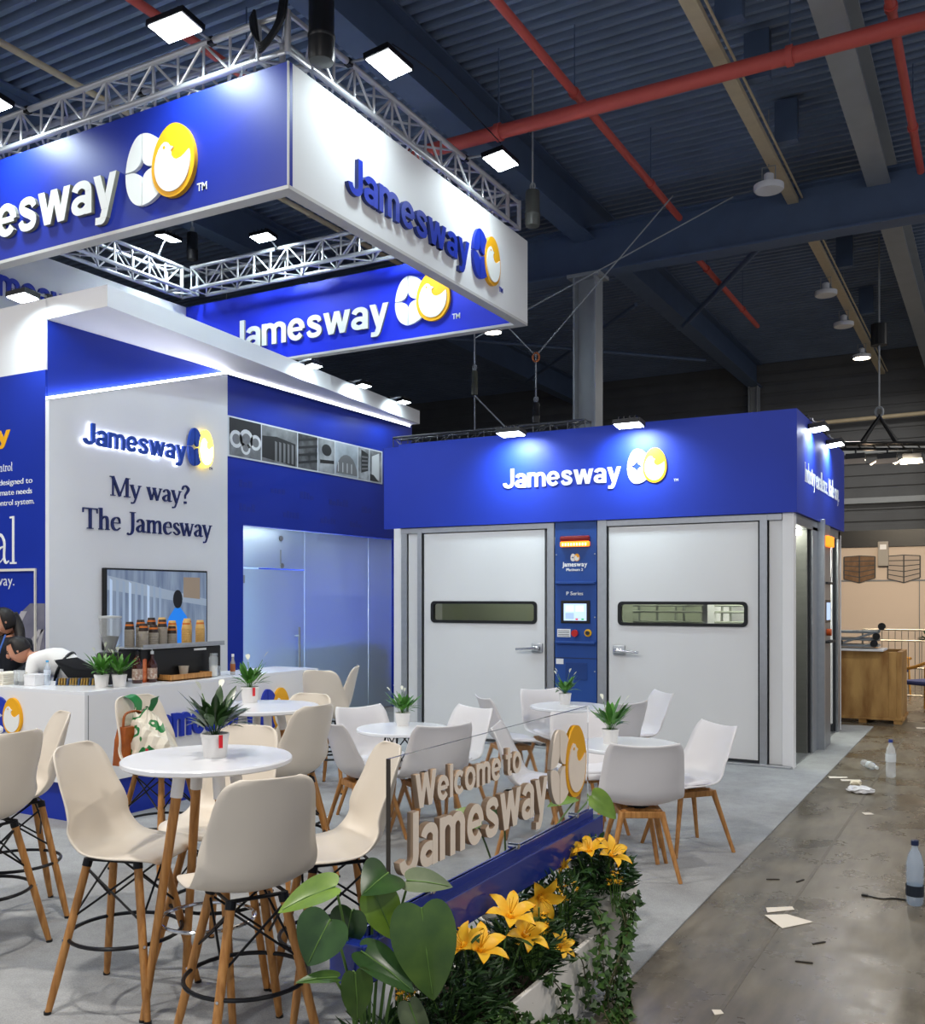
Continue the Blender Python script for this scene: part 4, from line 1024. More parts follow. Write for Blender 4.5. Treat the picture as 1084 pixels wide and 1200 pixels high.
# hanging light bar at the right
lb_ = thing('light_bar', 'hanging black light bar with three barn-door lamps', 'light bar', (-1.7, 17.35, 4.2))
MB().cyl((-1.73, 17.35, 4.85), (-1.73, 17.35, 7.7), .015, n=6).build('chain', STEELG, lb_)
MB().tube([(-1.98, 17.25, 4.30), (-1.73, 17.35, 4.72), (-1.48, 17.45, 4.30)], .045, 8).build('bridle', BLK, lb_)
MB().tube([(-1.73+.06*math.cos(a), 17.35, 4.8+.08*math.sin(a)) for a in [2*PI*i/12 for i in range(12)]], .02, 6, closed=True).build('ring', STEELG, lb_)
MB().cyl((-1.73, 17.35, 5.9), (-1.73, 17.35, 6.25), .13, n=16).build('motor_body', BLK, lb_)
d = V(.885, .466, 0)
for z, y in ((4.27, -.1), (4.27, .1), (4.18, 0)): MB().cyl(V(-1.73, 17.35, z)-d*.75+V(0, y, 0), V(-1.73, 17.35, z)+d*.75+V(0, y, 0), .025, n=8).build('bar', BLK, lb_)
for k in (-.62, -.38, -.14, .1, .34, .6): MB().cyl(V(-1.73, 17.25, 4.27)+d*k, V(-1.73, 17.45, 4.18)+d*(k+.1), .012, n=6).build('brace', BLK, lb_)
for k in (-.38, .14, .55):
    c = V(-1.73, 17.30, 4.03)+d*k
    MB().box(c-V(.15, .08, .03), c+V(.15, .08, .07), .01).build('lamp_head', BLK, lb_)
    MB().box(c-V(.14, .06, .04), c+V(.14, .09, -.03)).build('lamp_lens', emis('bar_glow', '#fff0dc', 9), lb_)
    MB().add([c+V(-.15, -.08, -.03), c+V(.15, -.08, -.03), c+V(.17, -.17, -.12), c+V(-.17, -.17, -.12), c+V(-.15, -.085, -.022), c+V(.15, -.085, -.022), c+V(.17, -.175, -.112), c+V(-.17, -.175, -.112)], [(0, 1, 2, 3), (7, 6, 5, 4), (0, 4, 5, 1), (1, 5, 6, 2), (2, 6, 7, 3), (3, 7, 4, 0)]).build('barn_door', mat('barn_pale', '#b9aea2', .5), lb_)
    MB().add([c+V(-.15, -.08, -.03), c+V(-.15, .08, -.03), c+V(-.26, .08, -.1), c+V(-.26, -.08, -.1), c+V(-.155, -.08, -.02), c+V(-.155, .08, -.02), c+V(-.265, .08, -.09), c+V(-.265, -.08, -.09)], [(0, 1, 2, 3), (7, 6, 5, 4), (0, 4, 5, 1), (1, 5, 6, 2), (2, 6, 7, 3), (3, 7, 4, 0)]).build('barn_door', mat('barn_pale', '#b9aea2', .5), lb_)
    MB().cyl(c+V(0, 0, .07), c+V(0, 0, .15), .015, n=6).build('yoke', BLK, lb_)
area('lamp_light', lb_, (-1.73, 17.3, 3.95), (-1.2, 19.5, 1.0), 1.0, 130, (1, .84, .62), size_y=.15)

# ================================================================ SEATING
FZ = .008
def shell_obj(name, rows, z0, m, parent, thick=.007, nu=13, ears=0):
    vs = []; fs = []
    R = catmull([Vector((r[0], r[1], 0)) for r in rows], 3); 
    H_ = catmull([Vector((r[2], r[3], r[4])) for r in rows], 3)
    for p, q in zip(R, H_):
        for k in range(nu):
            u = -1+2*k/(nu-1); e = abs(u)**2.2
            vs.append((p.x+q.y*e, u*q.x, z0+p.y+q.z*e))
    n = len(R)
    for i in range(n-1):
        for k in range(nu-1): fs.append((i*nu+k, i*nu+k+1, (i+1)*nu+k+1, (i+1)*nu+k))
    b = MB().add(vs, fs); o = b.build(name, m, parent, smooth='full', world=False)
    md = o.modifiers.new('thickness', 'SOLIDIFY'); md.thickness = thick; md.offset = 0
    return o
STOOL_ROWS = [(.225, -.035, .13, 0, 0), (.213, -.010, .185, 0, 0), (.15, .0, .222, 0, .004), (.05, -.014, .232, 0, .02), (-.05, -.02, .235, 0, .04),
              (-.12, -.008, .234, .02, .068), (-.175, .035, .229, .05, .07), (-.205, .10, .222, .08, .05), (-.225, .18, .213, .085, .02), (-.245, .27, .200, .07, 0),
              (-.262, .35, .186, .055, 0), (-.275, .403, .160, .04, 0), (-.281, .425, .11, .03, 0)]
CHAIR_ROWS = [(.235, -.045, .13, 0, 0), (.222, -.014, .205, 0, 0), (.14, 0, .248, 0, .01), (.04, -.014, .26, 0, .03), (-.06, -.018, .264, 0, .05), (-.13, .0, .262, .03, .072),
              (-.18, .05, .258, .065, .06), (-.205, .12, .254, .075, .03), (-.225, .20, .248, .065, 0), (-.245, .28, .24, .05, 0), (-.262, .335, .23, .035, .010), (-.278, .372, .206, .02, .018)]
def make_stool():
    t = thing('bar_stool', '', 'stool', (0, 0, 0))
    S = .65
    shell_obj('seat_shell', STOOL_ROWS, S, SHELLC, t)
    top = [(sx*.115, sy*.10, S-.045) for sx in (-1, 1) for sy in (-1, 1)]
    bot = [(sx*.225, sy*.215, 0) for sx in (-1, 1) for sy in (-1, 1)]
    for a, c in zip(top, bot):
        a = Vector(a); c = Vector(c); d = (a-c).normalized()
        l = MB().cyl(c, c+d*.12, .013, .017, n=14).cyl(c+d*.12, a, .017, .0175, n=14).build('leg', BEECH, t, smooth=True, world=False)
        MB().cyl(c, c+V(0, 0, .012), .0155, n=12).build('foot_pad', BLK, l, world=False)
        MB().cyl(a-d*.02, a+d*.012, .02, n=12).build('bracket', BLKM, l, world=False)
    MB().tube([(x, y, S-.035) for x, y in ((-.12, -.11), (.12, -.11), (.12, .11), (-.12, .11))], .008, 6, closed=True).build('mount_frame', BLKM, t, world=False)
    def at(i, z): a = Vector(top[i]); c = Vector(bot[i]); return c.lerp(a, z/(S-.045))
    for i, j in ((0, 1), (1, 3), (3, 2), (2, 0)):
        MB().cyl(at(i, S-.07), at(j, S-.27), .005, n=6).build('wire_brace', BLKM, t, world=False)
        MB().cyl(at(j, S-.07), at(i, S-.27), .005, n=6).build('wire_brace', BLKM, t, world=False)
    zr = .29; rr = at(0, zr).xy.length*.985
    MB().tube([(rr*math.cos(2*PI*i/36), rr*math.sin(2*PI*i/36), zr) for i in range(36)], .0085, 8, closed=True).build('footrest_ring', BLKM, t, smooth=True, world=False)
    for i in range(4):
        p = at(i, zr); MB().cyl(p*1.0+p.xy.normalized().to_3d()*.016, p+p.xy.normalized().to_3d()*.021, .006, n=8).build('screw', CHROME, t, world=False)
    return t
def make_chair():
    t = thing('padded_chair', '', 'chair', (0, 0, 0))
    S = .455
    shell_obj('seat_shell', CHAIR_ROWS, S, SHELLW, t, .009)
    # cushion
    vs = []; nn = 20
    b = MB()
    for lay, (k, z) in enumerate(((.96, .0), (1.0, .012), (.95, .024), (.7, .03))):
        for i in range(nn):
            a = 2*PI*i/nn; c, s_ = math.cos(a), math.sin(a)
            x = abs(c)**.6*math.copysign(1, c)*.165*k+.045; y = abs(s_)**.6*math.copysign(1, s_)*.195*k
            vs.append((x, y, S-.014+z+.045*(abs(y)/.2)**2.4*(.6 if x < .1 else .3)))
    fs = [(l*nn+i, l*nn+(i+1) % nn, (l+1)*nn+(i+1) % nn, (l+1)*nn+i) for l in range(3) for i in range(nn)]+[tuple(range(3*nn, 4*nn))]
    b.add(vs, fs).build('cushion', CUSH, t, smooth='full', world=False)
    for sx in (-1, 1):
        for sy in (-1, 1):
            a = V(sx*.125, sy*.12, S-.05); c = V(sx*.225, sy*.215, 0); d = (a-c)
            l = MB().tube([c, c+d*.55, c+d*.88, a], .0125, 10, r1=.021).build('leg', BEECH, t, smooth=True, world=False)
    MB().box((-.155, -.02, S-.075), (.155, .02, S-.035), .006).build('cross_rail', BEECH, t, world=False).rotation_euler = (0, 0, PI/4)
    MB().box((-.02, -.155, S-.075), (.02, .155, S-.035), .006).build('cross_rail', BEECH, t, world=False).rotation_euler = (0, 0, PI/4)
    for sy in (-1, 1):
        MB().box((-.135, sy*.12-.014, S-.085), (.135, sy*.12+.014, S-.045), .005).build('side_rail', BEECH, t, world=False)
    for sx in (-1, 1):
        MB().box((sx*.125-.014, -.13, S-.085), (sx*.125+.014, .13, S-.045), .005).build('end_rail', BEECH, t, world=False)
    MB().cyl((0, 0, S-.04), (0, 0, S-.02), .07, n=16).build('seat_plate', BLKM, t, world=False)
    return t

T1 = (-2.902, 3.019); T2 = (-3.98, 4.61); T0 = (-4.70, 2.92); D1 = (-3.905, 6.11); D2 = (-3.393, 8.09); D3 = (-2.166, 6.162); T3 = (-5.72, 7.3)
stool0 = make_stool(); chair0 = make_chair()
used = {'s': False, 'c': False}
def seat(kind, back, target, label, group, h=.275, turn=0):
    d = Vector((target[0]-back[0], target[1]-back[1])).normalized()
    a = math.atan2(d.y, d.x)+math.radians(turn); d = Vector((math.cos(a), math.sin(a)))
    p = (back[0]+d.x*h, back[1]+d.y*h, FZ)
    src = stool0 if kind == 's' else chair0
    if not used[kind]:
        used[kind] = True; src.location = p; src.rotation_euler = (0, 0, a); src['label'] = label; src['group'] = group
        return src
    return dup_thing(src, p, a, label, group)
SG = 'cream bar stools with wooden legs'; DG = 'white padded chairs with beech legs'
seat('s', (-3.525, 2.824), T1, 'cream stool seen side-on at the left of the nearest bar table', SG)
seat('s', (-2.232, 2.644), T1, 'nearest cream stool, its back to the viewer, right of the nearest bar table', SG)
seat('s', (-3.256, 3.706), T1, 'cream stool facing left just behind the nearest bar table', SG, turn=-20)
seat('s', (-2.28, 3.516), T1, 'cream stool side-on beside the left edge of the acrylic sign', SG, turn=12)
seat('s', (-3.502, 4.569), T2, 'cream stool with its back turned, right of the second bar table', SG)
seat('s', (-3.965, 5.118), T2, 'cream stool half hidden behind the second bar table', SG)
seat('s', (-5.191, 6.736), T3, 'cream stool at the counter end beside the yellow egg', SG, turn=-35)
seat('s', (-5.18, 7.336), T3, 'farthest cream stool in front of the frosted glass', SG, turn=25)
seat('s', (-4.054, 2.984), T0, 'cream stool with its back turned at the left picture edge', SG)
seat('s', (-4.517, 3.619), T0, 'cream stool near the front corner of the coffee counter', SG, turn=-12)
seat('s', (-4.937, 4.451), (T2[0], T2[1]), 'cream stool holding the shopping bag beside the coffee counter', SG, turn=-12)
seat('c', (-1.825, 5.522), D3, 'white padded chair with its back turned nearest the aisle', DG)
seat('c', (-1.682, 6.72), D3, 'white padded chair side-on at the aisle edge of the nearest low table', DG)
seat('c', (-2.691, 8.71), D2, 'white padded chair in front of the right cabin door', DG)
seat('c', (-2.676, 7.674), D2, 'white padded chair with a shaded back right of the far low table', DG)
seat('c', (-2.822, 6.863), D3, 'white padded chair facing the viewer behind the nearest low table', DG)
seat('c', (-3.848, 8.439), D2, 'white padded chair facing the viewer left of the far low table', DG)
seat('c', (-3.979, 7.484), D2, 'white padded chair side-on in front of the left cabin door', DG)
seat('c', (-3.641, 6.791), D1, 'white padded chair right of the left low table seen from its front', DG)
seat('c', (-3.024, 5.875), D3, 'white padded chair side-on behind the words Welcome to', DG)
seat('c', (-3.31, 5.716), D1, 'white padded chair with its back turned at the left low table', DG)
seat('c', (-4.51, 6.375), D1, 'white padded chair facing the viewer left of the left low table', DG)
seat('c', (-4.10, 5.45), D1, 'white padded chair mostly hidden behind a cream stool', DG, turn=-15)

# ---- tables
def round_top(r, z, par): return MB().lathe([(r-.008, z-.026), (r, z-.02), (r, z-.006), (r-.006, z)], (0, 0, 0), 56).build('tabletop', TABLEW, par, smooth=True, world=False)
def make_bar_table():
    t = thing('bar_table', '', 'table'); Hh = 1.042
    round_top(.35, Hh, t)
    MB().cyl((0, 0, Hh-.05), (0, 0, Hh-.026), .13, n=24).build('mount_plate', BLKM, t, world=False)
    for k in range(4):
        a = PI/4+k*PI/2; c, s_ = math.cos(a), math.sin(a)
        tp = V(.115*c, .115*s_, Hh-.03); bt = V(.27*c, .27*s_, 0); d = (bt-tp).normalized()
        l = MB().cyl(tp+d*.10, bt, .021, .015, n=14).build('leg', BEECH, t, smooth=True, world=False)
        MB().cyl(tp, tp+d*.125, .026, .025, n=14).build('leg_sleeve', PWHITE, l, smooth=True, world=False)
        MB().cyl(bt, bt+V(0, 0, .01), .017, n=10).build('foot_pad', BLK, l, world=False)
    r = .195
    MB().tube([(r*math.cos(2*PI*i/40), r*math.sin(2*PI*i/40), .37) for i in range(40)], .008, 8, closed=True).build('footrest_ring', CHROME, t, smooth=True, world=False)
    return t
def make_low_table():
    t = thing('low_table', '', 'table'); Hh = .732
    round_top(.35, Hh, t)
    tops = []; bots = []
    for k in range(4):
        a = PI/4+k*PI/2; c, s_ = math.cos(a), math.sin(a)
        tp = V(.13*c, .13*s_, Hh-.03); bt = V(.30*c, .30*s_, 0); tops.append(tp); bots.append(bt)
        l = MB().cyl(tp.lerp(bt, .22), bt, .019, .014, n=14).build('leg', BEECH, t, smooth=True, world=False)
        MB().cyl(tp, tp.lerp(bt, .24), .008, n=8).build('leg_rod', BLKM, l, world=False)
    MB().tube([tuple(p+V(0, 0, 0)) for p in tops], .008, 6, closed=True).build('mount_frame', BLKM, t, world=False)
    for i in range(4):
        j = (i+1) % 4
        MB().cyl(tops[i], tops[j].lerp(bots[j], .45), .005, n=6).build('wire_brace', BLKM, t, world=False)
        MB().cyl(tops[j], tops[i].lerp(bots[i], .45), .005, n=6).build('wire_brace', BLKM, t, world=False)
    return t
def place(t0, spots):
    for i, (p, rz, lb, g) in enumerate(spots):
        if i == 0:
            t0.location = (p[0], p[1], FZ); t0.rotation_euler = (0, 0, rz); t0['label'] = lb; t0['group'] = g
        else: dup_thing(t0, (p[0], p[1], FZ), rz, lb, g)
place(make_bar_table(), [(T1, .35, 'nearest tall round white table on wooden legs', 'tall round tables'), (T2, .2, 'second tall round white table before the counter lettering', 'tall round tables'), (T0, .1, 'tall round white table cut by the left picture edge', 'tall round tables')])
place(make_low_table(), [(D1, .1, 'low round white table before the frosted glass', 'low round tables'), (D2, .4, 'low round white table before the blue control column', 'low round tables'), (D3, .25, 'low round white table nearest the aisle', 'low round tables')])

# ================================================================ TABLE PLANTS
def blade(L, W, droop, n=7, cup=.15):
    """arching lance-shaped leaf growing along +X and up, as a mesh; origin at its foot"""
    vs = []; fs = []
    for i in range(n+1):
        t = i/n
        x = L*(.35*t+.45*t*t*droop); z = L*(1.0*t-.55*droop*t*t)
        w = W*.5*(math.sin(PI*min(1, max(.0, (t-.28)/.72)))**.8 if t > .28 else .06)
        w = max(w, W*.03)
        vs += [(x, -w, z+w*cup), (x, 0, z), (x, w, z+w*cup)]
    for i in range(n):
        a = i*3; fs += [(a, a+1, a+4, a+3), (a+1, a+2, a+5, a+4)]
    return vs, fs
def mesh_of(name, vs, fs, m, thick=0):
    o = MB().add(vs, fs).build(name, m, None, smooth='full', world=False); me = o.data; bpy.data.objects.remove(o); return me
BL = [mesh_of('leaf', *blade(.20, .036, .55), LEAF), mesh_of('leaf', *blade(.23, .04, .3), LEAF), mesh_of('leaf', *blade(.18, .034, 1.0), LEAF)]
BLD = [mesh_of('leaf', *blade(.20, .038, .55), LEAFD), mesh_of('leaf', *blade(.23, .042, .3), LEAFD), mesh_of('leaf', *blade(.18, .036, 1.0), LEAFD)]
b = MB(); vs, fs = blade(.26, .035, .2); b.add(vs, fs)
vs, fs = blade(.075, .026, .2, cup=.8); SB = MB().add([V(*v)+V(.055, 0, .205) for v in vs], fs); SB.m = [0]*len(fs)
SB.cur = 1; SB.tube([(0, 0, 0), (.02, 0, .1), (.056, 0, .21)], .0025, 5)
_o = SB.build('flower', [SPATHE, STEMG], None, smooth='full', world=False); SPM = _o.data; bpy.data.objects.remove(_o)
TAGM = mat('care_tag_red', '#d3202c', .4)
def potted(loc, label, seed, leaves, tagged, scale=1, flowers=2, dark=False, nl=44, group='peace lilies in white pots'):
    t = thing('potted_plant', label, 'plant', loc, 0, group)
    rnd = random.Random(seed)
    prof = [(.045, 0), (.047, .003), (.056, .085), (.0585, .087), (.0585, .10), (.054, .10), (.053, .088)]
    MB().lathe([(r*scale, z*scale) for r, z in prof], (0, 0, 0), 28, cap1=False).build('pot', POTW, t, smooth=True, world=False)
    MB().lathe([(.001, .088*scale), (.053*scale, .088*scale)], (0, 0, 0), 20).build('soil', SOIL, t, world=False)
    if tagged:
        MB().add([(.030*scale, -.0565*scale, .098*scale), (.044*scale, -.047*scale, .098*scale), (.044*scale, -.0475*scale, .045*scale), (.030*scale, -.0570*scale, .045*scale),
                  (.031*scale, -.0585*scale, .099*scale), (.045*scale, -.049*scale, .099*scale), (.045*scale, -.0495*scale, .045*scale), (.031*scale, -.059*scale, .045*scale)],
                 [(0, 1, 2, 3), (7, 6, 5, 4), (0, 4, 5, 1), (1, 5, 6, 2), (2, 6, 7, 3), (3, 7, 4, 0)]).build('care_tag', TAGM, t, world=False).rotation_euler = (0, 0, math.radians(YAW))
    B = BLD if dark else BL
    for i in range(nl):
        a = 2*PI*i/nl*2.4+rnd.uniform(-.4, .4); k = rnd.choice((0, 0, 1, 2)); s_ = scale*leaves*rnd.uniform(.75, 1.1)
        rr = rnd.uniform(0, .025)*scale
        ref('leaf', B[k], t, (rr*math.cos(a), rr*math.sin(a), .088*scale), (0, rnd.uniform(-.25, .35), a), (s_, s_, s_))
    for i in range(flowers):
        a = rnd.uniform(0, 2*PI); s_ = scale*leaves*rnd.uniform(.9, 1.12)
        ref('flower', SPM, t, (0, 0, .088*scale), (0, rnd.uniform(-.1, .3), a), (s_, s_, s_))
    return t
potted((-2.875, 3.034, 1.05), 'dark green potted peace lily on the nearest tall table', 1, 1.0, True, 1.0, 2, True, 60)
potted((-4.176, 4.72, 1.05), 'potted peace lily with a red tag on the second tall table', 2, .85, True, 1.0, 3)
potted((-3.98, 6.22, .74), 'potted peace lily on the low table before the glass', 3, .85, False, 1.0, 4)
potted((-3.48, 8.2, .74), 'potted peace lily before the blue control column', 4, .85, False, 1.0, 4)
potted((-2.27, 6.12, .74), 'tall potted peace lily on the low table nearest the aisle', 5, 1.0, False, 1.0, 2)
potted((-6.20, 5.28, 1.01), 'left one of two potted peace lilies on the coffee counter', 6, .95, False, 1.0, 3)
potted((-6.09, 5.36, 1.01), 'right one of two potted peace lilies on the coffee counter', 8, .9, False, 1.0, 3)
t = thing('napkins', 'small pile of napkins on the far low table', 'napkins', (-3.28, 8.0, .74))
for k in range(3): MB().box((-3.36+.01*k, 7.94, .74+.004*k), (-3.2+.008*k, 8.07, .743+.004*k)).build('napkin', PWHITE, t)

# ================================================================ ACRYLIC WELCOME SIGN
SBLUE = mat('sign_blue', '#1d2f86', .22, var=.06, scale=4, coat=.4)
sg = thing('welcome_sign', 'clear acrylic welcome sign with cream letters on a blue box beam', 'sign', (-1.75, 3.45, 0))
MB().box((-1.82, 2.42, .525), (-1.69, 4.46, .655), .005).build('box_beam', SBLUE, sg)
MB().box((-1.765, 2.50, .655), (-1.757, 4.44, .685)).build('clamp_rail', SBLUE, sg); MB().box((-1.743, 2.50, .655), (-1.735, 4.44, .685)).build('clamp_rail', SBLUE, sg)
for y in (2.62, 4.25): MB().box((-1.785, y-.03, 0), (-1.725, y+.03, .525)).build('post', PWHITE, sg)
AC = bpy.data.materials.new('clear_acrylic'); AC.use_nodes = True
pb_ = AC.node_tree.nodes['Principled BSDF']; pb_.inputs['Base Color'].default_value = (.96, .97, .97, 1); pb_.inputs['Roughness'].default_value = .03
pb_.inputs['Transmission Weight'].default_value = 1; pb_.inputs['IOR'].default_value = 1.12
pn = MB().box((-1.756, 2.65, .66), (-1.744, 4.40, 1.19)).build('acrylic_panel', AC, sg)
MB().box((-1.757, 2.645, .66), (-1.743, 2.6505, 1.19)).build('panel_edge', mat('edge_dark', '#3a332c', .4), sg)
for y in (2.90, 3.58, 4.22): MB().cyl((-1.775, y, .695), (-1.725, y, .695), .012, n=12).cyl((-1.735, y-.02, .69), (-1.735, y+.02, .69), .009, n=10).build('clamp', CHROME, sg, smooth=True)
letters('Jamesway', pn, '+X', (-1.744, 2.68, .79), 1.175, .205, .024, LETCREAM, mat('letter_edge_cream', '#cfb194', .6), bold=.03)
letters('Welcome to', pn, '+X', (-1.744, 2.775, 1.0), .83, .118, .02, LETCREAM, mat('letter_edge_cream', '#cfb194', .6), bold=.028)
egg_logo(pn, '+X', (-1.744, 4.115, .955), .335, .018, LETCREAM, YEL, LETCREAM, .95)

# ================================================================ PLANTERS AND FLOWERS
PLW = mat('planter_white', '#ece6dd', .45, var=.03)
t = thing('planter_box', 'low white planter box full of yellow lilies by the aisle', 'planter', (-1.68, 3.0, FZ))
MB().box((-1.86, 2.25, FZ), (-1.84, 3.86, .28), .004).box((-1.52, 2.25, FZ), (-1.50, 3.86, .28), .004).box((-1.84, 2.25, FZ), (-1.52, 2.27, .28), .004).box((-1.84, 3.84, FZ), (-1.52, 3.86, .28), .004).build('box', PLW, t)
MB().box((-1.84, 2.27, .18), (-1.52, 3.84, .24)).build('soil', SOIL, t)
t = thing('planter_pot', 'tall white round planter pot at the aisle end of the sign', 'planter', (-1.62, 4.28, FZ))
MB().lathe([(.115, 0), (.12, .01), (.145, .33), (.155, .335), (.155, .375), (.145, .38), (.135, .37), (.13, .32)], (-1.62, 4.28, FZ), 36, cap1=False).build('pot', PLW, t, smooth=True)
MB().lathe([(.001, .33), (.13, .33)], (-1.62, 4.28, FZ), 20).build('soil', SOIL, t)
def petal_mesh():
    vs = []; fs = []; n = 6
    for i in range(n+1):
        t = i/n; x = .008+.05*t+.03*t*t; z = .055*t-.045*max(0, t-.55)**1.5*2; w = .019*math.sin(PI*min(1, .12+.88*t))**.7
        vs += [(x, -w, z+.006), (x, 0, z), (x, w, z+.006)]
    for i in range(n):
        a = i*3; fs += [(a, a+1, a+4, a+3), (a+1, a+2, a+5, a+4)]
    return mesh_of('petal', vs, fs, LILY)
PET = petal_mesh()
LNL = mesh_of('leaf', *blade(.12, .022, .7), LEAF); LNLD = mesh_of('leaf', *blade(.13, .024, .6), LEAFD)
def lily_flower(par, loc, d, s_=1.0):
    q = Vector(d).normalized().to_track_quat('Z', 'Y').to_euler()
    cen = MB().cyl((0, 0, 0), (0, 0, .02), .008, .010, n=8)
    for k in range(5):
        a = 2*PI*k/5; cen.cyl((0, 0, .01), (.014*math.cos(a), .014*math.sin(a), .07), .0015, .001, n=4)
    f = cen.build('flower', LILY, par, world=False)
    f.location = Vector(loc)-wloc(par); f.rotation_euler = q; f.scale = (s_,)*3
    for k in range(6): ref('petal', PET, f, (0, 0, 0), (0, 0, k*PI/3), (1, 1, 1) if k % 2 else (.95, 1.1, 1.05))
def lily_plant(base, label, flowers, nst, seed, dark=True):
    t = thing('lily_plant', label, 'plant', base, 0, 'yellow lilies in the planters')
    rnd = random.Random(seed); bx, by, bz = base
    for (p, d, s_) in flowers:
        lily_flower(t, p, d, s_)
    tops = [Vector(p) for p, d, s_ in flowers]
    while len(tops) < nst: tops.append(V(bx+rnd.uniform(-.12, .12), by+rnd.uniform(-.2, .2), bz+rnd.uniform(.15, .3)))
    for tp in tops:
        ft = V(bx+(tp.x-bx)*.4, by+(tp.y-by)*.5, bz)
        st = MB().tube([ft, ft.lerp(tp, .5)+V(.01, 0, 0), tp], .004, 6).build('stem', STEMG, t)
        for k in range(11):
            u = .1+.8*k/10; p = ft.lerp(tp, u)
            ref('leaf', LNLD if dark or k < 5 else LNL, t, p-wloc(t), (0, rnd.uniform(.1, .9), rnd.uniform(0, 2*PI)), (rnd.uniform(.7, 1.1),)*3)
    return t
lily_plant((-1.66, 3.05, .24), 'lily plant with the large open yellow blooms nearest the monstera', [((-1.60, 3.24, .52), (.35, -.25, .9), 1.25), ((-1.57, 3.30, .44), (.6, -.3, .7), 1.15), ((-1.60, 3.00, .47), (.4, -.2, .9), 1.25), ((-1.62, 2.93, .50), (-.3, -.5, .8), 1.1)], 8, 11)
lily_plant((-1.66, 3.6, .24), 'lily plant with one drooping bloom in the middle of the planter', [((-1.60, 3.51, .53), (.6, -.5, -.15), 1.15), ((-1.52, 3.53, .335), (.7, -.3, .5), .75)], 9, 12)
lily_plant((-1.62, 4.25, .34), 'lily plant with two yellow blooms in the round pot', [((-1.62, 4.10, .56), (0, -.3, .95), 1.1), ((-1.55, 4.17, .54), (.6, -.2, .75), 1.15), ((-1.66, 4.05, .56), (-.5, -.4, .6), .6), ((-1.68, 3.95, .52), (-.3, -.6, .8), .6)], 9, 13)

def scatter_leaves(mb, n, cen, rad, L, W, rnd, updir=.4, shape='lance'):
    for _ in range(n):
        while True:
            q = V(rnd.uniform(-1, 1), rnd.uniform(-1, 1), rnd.uniform(-1, 1))
            if q.length < 1: break
        p = Vector(cen)+V(q.x*rad[0], q.y*rad[1], q.z*rad[2])
        d = (V(q.x, q.y, updir)+V(rnd.uniform(-.6, .6), rnd.uniform(-.6, .6), rnd.uniform(-.5, .5))).normalized()
        s_ = d.orthogonal().normalized(); s_.rotate(Matrix.Rotation(rnd.uniform(0, 6.28), 3, d))
        nn = d.cross(s_); l = L*rnd.uniform(.7, 1.2); w = W*rnd.uniform(.7, 1.2)
        if shape == 'lance':
            mb.add([p, p+d*l*.45+s_*w*.5+nn*l*.06, p+d*l, p+d*l*.45-s_*w*.5+nn*l*.06], [(0, 1, 2), (0, 2, 3)])
        else:   # ivy: five points
            mb.add([p, p+s_*w*.55+d*l*.05, p+s_*w*.4+d*l*.4, p+s_*w*.22+d*l*.55, p+d*l, p-s_*w*.22+d*l*.55, p-s_*w*.4+d*l*.4, p-s_*w*.55+d*l*.05], [(0, 1, 2), (0, 2, 3), (0, 3, 4), (0, 4, 5), (0, 5, 6), (0, 6, 7)])
def bush(label, cen, rad, n, L, W, m, seed, name='leafy_bush'):
    rnd = random.Random(seed); cen = Vector(cen)
    t = thing(name, label, 'plant', (cen.x, cen.y, cen.z-rad[2]), 0, 'green filler plants in the planters')
    for k in range(5):
        MB().tube([(cen.x, cen.y, cen.z-rad[2]), (cen.x+rnd.uniform(-.5, .5)*rad[0], cen.y+rnd.uniform(-.6, .6)*rad[1], cen.z+rad[2]*.4)], .004, 5).build('stem', STEMG, t)
    b = MB(); scatter_leaves(b, n, cen, rad, L, W, rnd)
    o = b.build('foliage', m, t, smooth=False); o['kind'] = 'stuff'
    return t
FERN = mat('fern_green', '#2c4d1f', .5, col2='#1a3216', scale=25)
bush('dark feathery filler plant below the nearest lilies', (-1.66, 2.88, .31), (.17, .30, .14), 900, .07, .014, FERN, 21)
bush('dark feathery filler plant in the middle of the planter', (-1.66, 3.40, .31), (.16, .28, .14), 800, .07, .014, FERN, 22)
bush('dense dark filler plant between the planter and the pot', (-1.66, 3.84, .37), (.13, .18, .16), 700, .06, .016, LEAFD, 23)
bush('dark bushy plant filling the round pot', (-1.60, 4.22, .43), (.13, .16, .11), 600, .06, .018, LEAFD, 24)
bush('small dark plant at the foot of the monstera', (-1.70, 2.50, .28), (.14, .18, .12), 450, .07, .016, FERN, 25)
def mums(label, cen, rad, n, seed):
    rnd = random.Random(seed); cen = Vector(cen)
    t = thing('chrysanthemum', label, 'plant', (cen.x, cen.y, cen.z-.15), 0, 'small yellow chrysanthemums')
    b = MB(); s_ = MB()
    for _ in range(n):
        p = cen+V(rnd.uniform(-1, 1)*rad[0], rnd.uniform(-1, 1)*rad[1], rnd.uniform(-1, 1)*rad[2])
        r = rnd.uniform(.008, .012)
        for k in range(8):
            a = 2*PI*k/8+rnd.random(); d = V(math.cos(a), math.sin(a), rnd.uniform(.1, .8))
            q = d.cross(V(0, 0, 1)).normalized()
            b.add([p, p+d*r*.6+q*r*.3, p+d*r*1.3, p+d*r*.6-q*r*.3], [(0, 1, 2), (0, 2, 3)])
        s_.cyl(p, V(cen.x+(p.x-cen.x)*.5, cen.y+(p.y-cen.y)*.5, cen.z-.15), .0018, n=4, cap=False)
    o = b.build('florets', LILY, t); o['kind'] = 'stuff'
    o = s_.build('stalks', STEMG, t); o['kind'] = 'stuff'
mums('cluster of small yellow chrysanthemums beside the open lilies', (-1.57, 3.42, .43), (.04, .12, .05), 42, 31)
mums('small yellow chrysanthemum sprig at the round pot', (-1.50, 4.12, .46), (.03, .04, .025), 14, 32)
